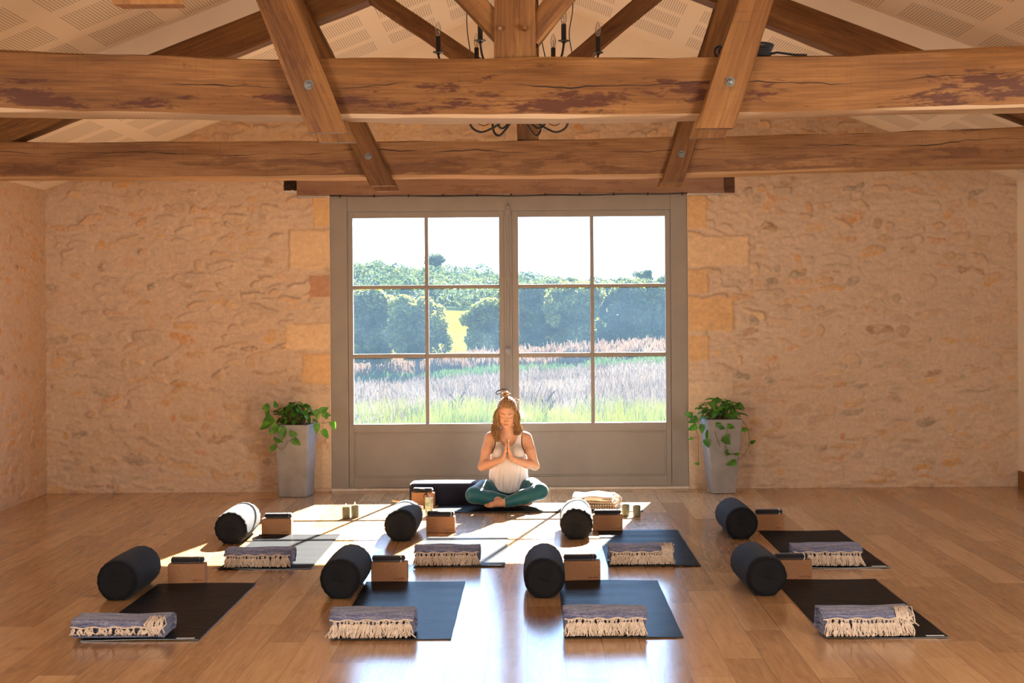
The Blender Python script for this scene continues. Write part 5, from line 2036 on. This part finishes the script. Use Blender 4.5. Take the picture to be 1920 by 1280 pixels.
def terr_mesh(name, y0, y1, ny, wid0, wid1, nx, mat, dz=0.0, skip_x=None):
    ys = np.linspace(y0, y1, ny) if y1 / y0 < 4 else np.geomspace(y0, y1, ny)
    V = []
    for y in ys:
        w = wid0 + (wid1 - wid0) * (y - y0) / (y1 - y0)
        for x in np.linspace(-w, w, nx):
            V.append((x, y, float(terr(x, y)) + dz + 0.06 * math.sin(x * 1.3 + y * .7) * (y > 20)))
    i, j = np.meshgrid(np.arange(ny - 1), np.arange(nx - 1), indexing='ij')
    a = (i * nx + j).ravel()
    F = np.stack([a, a + 1, a + nx + 1, a + nx], 1)
    return np_mesh(name, V, F, mat)


def ground_mat(name, c1, c2, c3, s=0.6):
    nt = NT(name)
    co = coords(nt)
    f_ = nt.mt('ADD', nt.mt('MULTIPLY', nt.noise(co, s, 4, 0.6), .5), nt.mt('MULTIPLY', nt.noise(nt.mapv(co, (6, 6, 6)), s, 3, 0.6), .5))
    col = nt.ramp(f_, [(0.35, c1), (0.5, c2), (0.65, c3)])
    return nt.done(nt.n('BsdfDiffuse', {0: col}).outputs[0])


M_soilout = ground_mat('dry_stubble', (0.0275, 0.0198, 0.0143), (0.0413, 0.0308, 0.0231), (0.0578, 0.0451, 0.0352))
M_meadow = ground_mat('sunlit_meadow', (0.060, 0.062, 0.006), (0.068, 0.068, 0.008), (0.078, 0.076, 0.012), .03)
M_hill = ground_mat('hill_soil', (0.0110, 0.0165, 0.0077), (0.0143, 0.0209, 0.0099), (0.0187, 0.0264, 0.0132), .02)
tag(terr_mesh('field_ground', 15.35, 128, 70, 14, 60, 41, M_soilout), 'weedy stubble field outside the door', 'field', kind='structure')
tag(terr_mesh('meadow_ground', 127, 380, 30, 60, 150, 31, M_meadow, 0.02), 'bright sunlit meadow in the valley', 'meadow', kind='structure')
tag(terr_mesh('hill_ground', 378, 1000, 30, 150, 420, 41, M_hill, 0.04), 'wooded hillside beyond the meadow', 'hill', kind='structure')

RS = np.random.RandomState(12)


def blades(name, n, xr, yr, hr, wr, mat, label, cat, lean=0.25, seed=1, heads=0.0):
    """n bent blades of vegetation rooted on the field."""
    r = np.random.RandomState(seed)
    y = yr[0] + (yr[1] - yr[0]) * r.rand(n) ** 1.25
    x = (r.rand(n) * 2 - 1) * (xr + 0.16 * y)
    z = terr(x, y)
    h = (hr[0] + (hr[1] - hr[0]) * r.rand(n)) * (0.75 + 0.45 * vnoise(x * .8, y * .8, 5))
    w = (wr[0] + (wr[1] - wr[0]) * r.rand(n)) * np.clip(y / 60, .4, 1.8)
    a = r.rand(n) * 6.283
    lx, ly = lean * h * np.cos(a) * r.rand(n), lean * h * np.sin(a) * r.rand(n)
    fa = r.randn(n) * .6
    wx, wy = w * np.cos(fa) / 2, w * np.sin(fa) / 2
    b = np.stack([x, y, z - .02], 1)
    mid = b + np.stack([lx * .3, ly * .3, h * .55], 1)
    top = b + np.stack([lx, ly, h], 1)
    W_ = np.stack([wx, wy, np.zeros(n)], 1)
    k = 1.0 + heads
    V = np.stack([b - W_ * .7, b + W_ * .7, mid + W_ * k, mid - W_ * k, top + W_ * (.25 + heads), top - W_ * (.25 + heads)], 1).reshape(-1, 3)
    i = np.arange(n)[:, None] * 6
    F = np.concatenate([i + np.array([0, 1, 2, 3]), i + np.array([3, 2, 4, 5])])
    return tag(np_mesh(name, V, F, mat, smooth=False), label, cat, kind='stuff')


M_grass = leaf_mat('green_grass', (0.022, 0.034, 0.003), (0.078, 0.080, 0.008), 0.5, 0.6, .8)
M_dry = leaf_mat('dry_weeds', (0.026, 0.018, 0.013), (0.092, 0.071, 0.056), 0.4, 0.8, .4)
M_corn = leaf_mat('dry_maize', (0.0578, 0.0341, 0.0209), (0.1018, 0.0649, 0.0429), 0.4, 0.8, .3)
M_ditch = leaf_mat('ditch_grass', (0.0165, 0.0330, 0.0088), (0.0330, 0.0550, 0.0154), 0.4, 0.7, .3)
blades('grass', 26000, .5, (24, 33), (.25, .75), (.014, .030), M_grass, 'tall green grass just outside the door', 'grass', seed=2)
blades('dry_weeds', 46000, 1, (29, 96), (.20, .70), (.010, .034), M_dry, 'pale purple-brown dry weeds of the near field', 'weeds', .5, seed=3, heads=.4)
blades('ditch_vegetation', 9000, 1, (88, 97), (.3, .9), (.02, .05), M_ditch, 'green grass strip before the maize', 'grass', seed=4, heads=.3)
blades('maize_field', 30000, 1, (98, 126), (1.1, 1.8), (.02, .05), M_corn, 'dry brown maize field across the slope', 'maize', .3, seed=5, heads=.5)

M_leaf_a = leaf_mat('sunlit_tree_leaves', (0.026, 0.036, 0.006), (0.165, 0.155, 0.024), 0.55, 0.6, .7)  # sunlit yellow highlights are put into the leaf colour
M_leaf_b = leaf_mat('shaded_tree_leaves', (0.016, 0.028, 0.008), (0.085, 0.092, 0.020), 0.5, 0.6, .5)  # darker copy of the leaves, shade put into the colour
M_leaf_c = leaf_mat('far_wood_leaves', (0.014, 0.028, 0.008), (0.062, 0.072, 0.018), 0.45, 0.7, .08)
M_bark = plain('grey_bark', (0.05, 0.042, 0.035), 0.9, 0.1, .3, 4)


def crown_quads(puffs, per, size, r):
    Vs = []
    for (cx, cy, cz, rx, rz_) in puffs:
        n = int(per * rx * rx) + 30
        d = r.randn(n, 3)
        d /= np.linalg.norm(d, axis=1, keepdims=True)
        q = (0.62 + 0.40 * r.rand(n) ** .6)[:, None]
        p = np.array((cx, cy, cz)) + d * q * np.array((rx, rx, rz_))
        a = r.randn(n, 3)
        a /= np.linalg.norm(a, axis=1, keepdims=True)
        b = np.cross(a, r.randn(n, 3))
        b /= np.linalg.norm(b, axis=1, keepdims=True) + 1e-9
        s = size * (.6 + .8 * r.rand(n))[:, None]
        Vs.append(np.stack([p - a * s, p - b * s * .6, p + a * s, p + b * s * .6], 1).reshape(-1, 3))
    V = np.concatenate(Vs)
    return V, np.arange(len(V)).reshape(-1, 4)


def tree(name, x, y, h, w, label, seed, mat, size=.125, per=760, base=0.22, cat='tree', group='trees beyond the maize field'):
    r = np.random.RandomState(seed)
    z0 = float(terr(x, y)) - .05
    t = empty(name, (x, y, z0), 0, label, cat, group)
    puffs = []
    for k in range(38):
        u = r.rand()
        zz = h * (base + .10 + (.82 - base) * u)
        env = w / 2 * math.sin(math.pi * min(1, (.18 + .82 * (1 - u)) * .92)) ** .55
        a = r.rand() * 6.283
        rr = env * r.rand() ** .5 * .75
        pr = w * (.13 + .10 * r.rand())
        puffs.append((rr * math.cos(a), rr * math.sin(a), min(zz, h - pr * .8), pr, pr * .8))
    V, F = crown_quads(puffs, per, size, r)
    np_mesh('crown', V, F, mat, t, smooth=False)
    m = MB()
    m.tube([(0, 0, 0), (.02 * h * r.randn(), .0, h * .3), (.03 * h * r.randn(), 0, h * .62)], [h * .032, h * .024, h * .010], 8)
    for k in range(6):
        a = r.rand() * 6.283
        z1 = h * (.22 + .3 * r.rand())
        m.tube([(0, 0, z1), (w * .16 * math.cos(a), w * .16 * math.sin(a), z1 + h * .13), (w * .3 * math.cos(a), w * .3 * math.sin(a), z1 + h * .24)], [h * .013, h * .009, h * .004], 6)
    m.build('trunk', M_bark, t, smooth=True)
    return t


def at(u, y):
    return u * y / 3000.0


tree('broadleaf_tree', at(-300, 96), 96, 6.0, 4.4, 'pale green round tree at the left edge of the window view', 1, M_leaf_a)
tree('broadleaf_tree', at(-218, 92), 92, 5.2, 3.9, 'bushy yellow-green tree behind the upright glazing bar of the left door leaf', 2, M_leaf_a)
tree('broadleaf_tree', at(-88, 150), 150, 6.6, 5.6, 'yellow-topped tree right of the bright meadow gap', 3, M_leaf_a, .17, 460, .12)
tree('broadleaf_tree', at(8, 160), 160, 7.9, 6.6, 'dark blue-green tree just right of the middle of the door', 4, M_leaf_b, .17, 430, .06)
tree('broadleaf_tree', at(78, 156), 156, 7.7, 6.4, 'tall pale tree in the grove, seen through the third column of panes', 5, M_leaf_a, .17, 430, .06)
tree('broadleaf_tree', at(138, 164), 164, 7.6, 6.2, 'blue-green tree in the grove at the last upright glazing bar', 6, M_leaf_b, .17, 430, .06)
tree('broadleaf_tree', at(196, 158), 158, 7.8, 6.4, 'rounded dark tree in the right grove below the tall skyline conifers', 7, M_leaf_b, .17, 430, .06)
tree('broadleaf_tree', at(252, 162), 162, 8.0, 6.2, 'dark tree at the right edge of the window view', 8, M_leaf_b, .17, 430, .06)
tree('broadleaf_tree', at(42, 175), 175, 8.4, 7.2, 'tree filling the back of the grove between its two nearest crowns', 9, M_leaf_b, .19, 380, .06)

# woods on the hill: one mass of crowns
r = np.random.RandomState(77)
puffs = []
while len(puffs) < 1500:
    y = 400 + 460 * r.rand()
    x = (r.rand() * 2 - 1) * (30 + .155 * y)
    if y < 470 and abs(x - at(-120, y)) < 6 and False:
        continue
    s = (2.6 + 2.6 * r.rand()) * (.55 + .45 * min(1, (y - 400) / 250))
    z = float(terr(x, y))
    puffs.append((x, y, z + s * (.9 + 1.0 * r.rand()), s, s * 1.05))
V, F = crown_quads(puffs, 13.0, 0.62, r)
tag(np_mesh('forest', V, F, M_leaf_c, smooth=False), 'dense woodland covering the far hillside', 'forest', kind='stuff')
tree('skyline_oak', at(-183, 780), 780, 21.0, 11, 'dark round tree standing out on the hilltop skyline to the left', 21, M_leaf_b, .42, 40, .3, group='trees on the skyline')
tree('skyline_pine', at(206, 520), 520, 15.5, 7, 'tall dark conifer on the skyline at the far right', 22, M_leaf_b, .34, 70, .25, group='trees on the skyline')
tree('skyline_pine', at(164, 540), 540, 12.5, 5, 'smaller thin conifer on the skyline left of the tall one', 23, M_leaf_b, .34, 70, .25, group='trees on the skyline')

# two tall seeded weeds standing close outside the panes
M_dock = plain('rusty_seed_heads', (0.085, 0.045, 0.032), 0.9, 0.1, .3, 20)
for (u_, y_, h_, lab) in ((-146, 27.0, 0.86, 'tall rust-brown seeded weed outside the left door leaf beside the handle'),
                          (16, 27.5, 0.80, 'tall rust-brown seeded weed at the left edge of the right door leaf')):
    r = np.random.RandomState(int(abs(u_)))
    x_ = at(u_, y_)
    z_ = float(terr(x_, y_)) - .03
    t = empty('dock_weed', (x_, y_, z_), 0, lab, 'weed', 'tall seeded weeds outside the door')
    m = MB()
    m.tube([(0, 0, 0), (.03, 0, h_ * .5), (.05, 0, h_)], [.010, .008, .003], 6)
    q = []
    for k in range(7):
        z1 = h_ * (.45 + .07 * k)
        a = r.rand() * 6.28
        e = (.05 + .16 * math.cos(a), .12 * math.sin(a), z1 + .18)
        m.tube([(.04, 0, z1), e], [.005, .002], 5)
        for j in range(15):
            f_ = .3 + .7 * r.rand()
            q.append((.04 + (e[0] - .04) * f_, e[1] * f_, z1 + .18 * f_, .014, .018))
    m.build('stalk', M_bark, t, smooth=True)
    Vq, Fq = crown_quads(q, 0, .0055, r)
    np_mesh('seed_heads', Vq, Fq, M_dock, t, smooth=False)
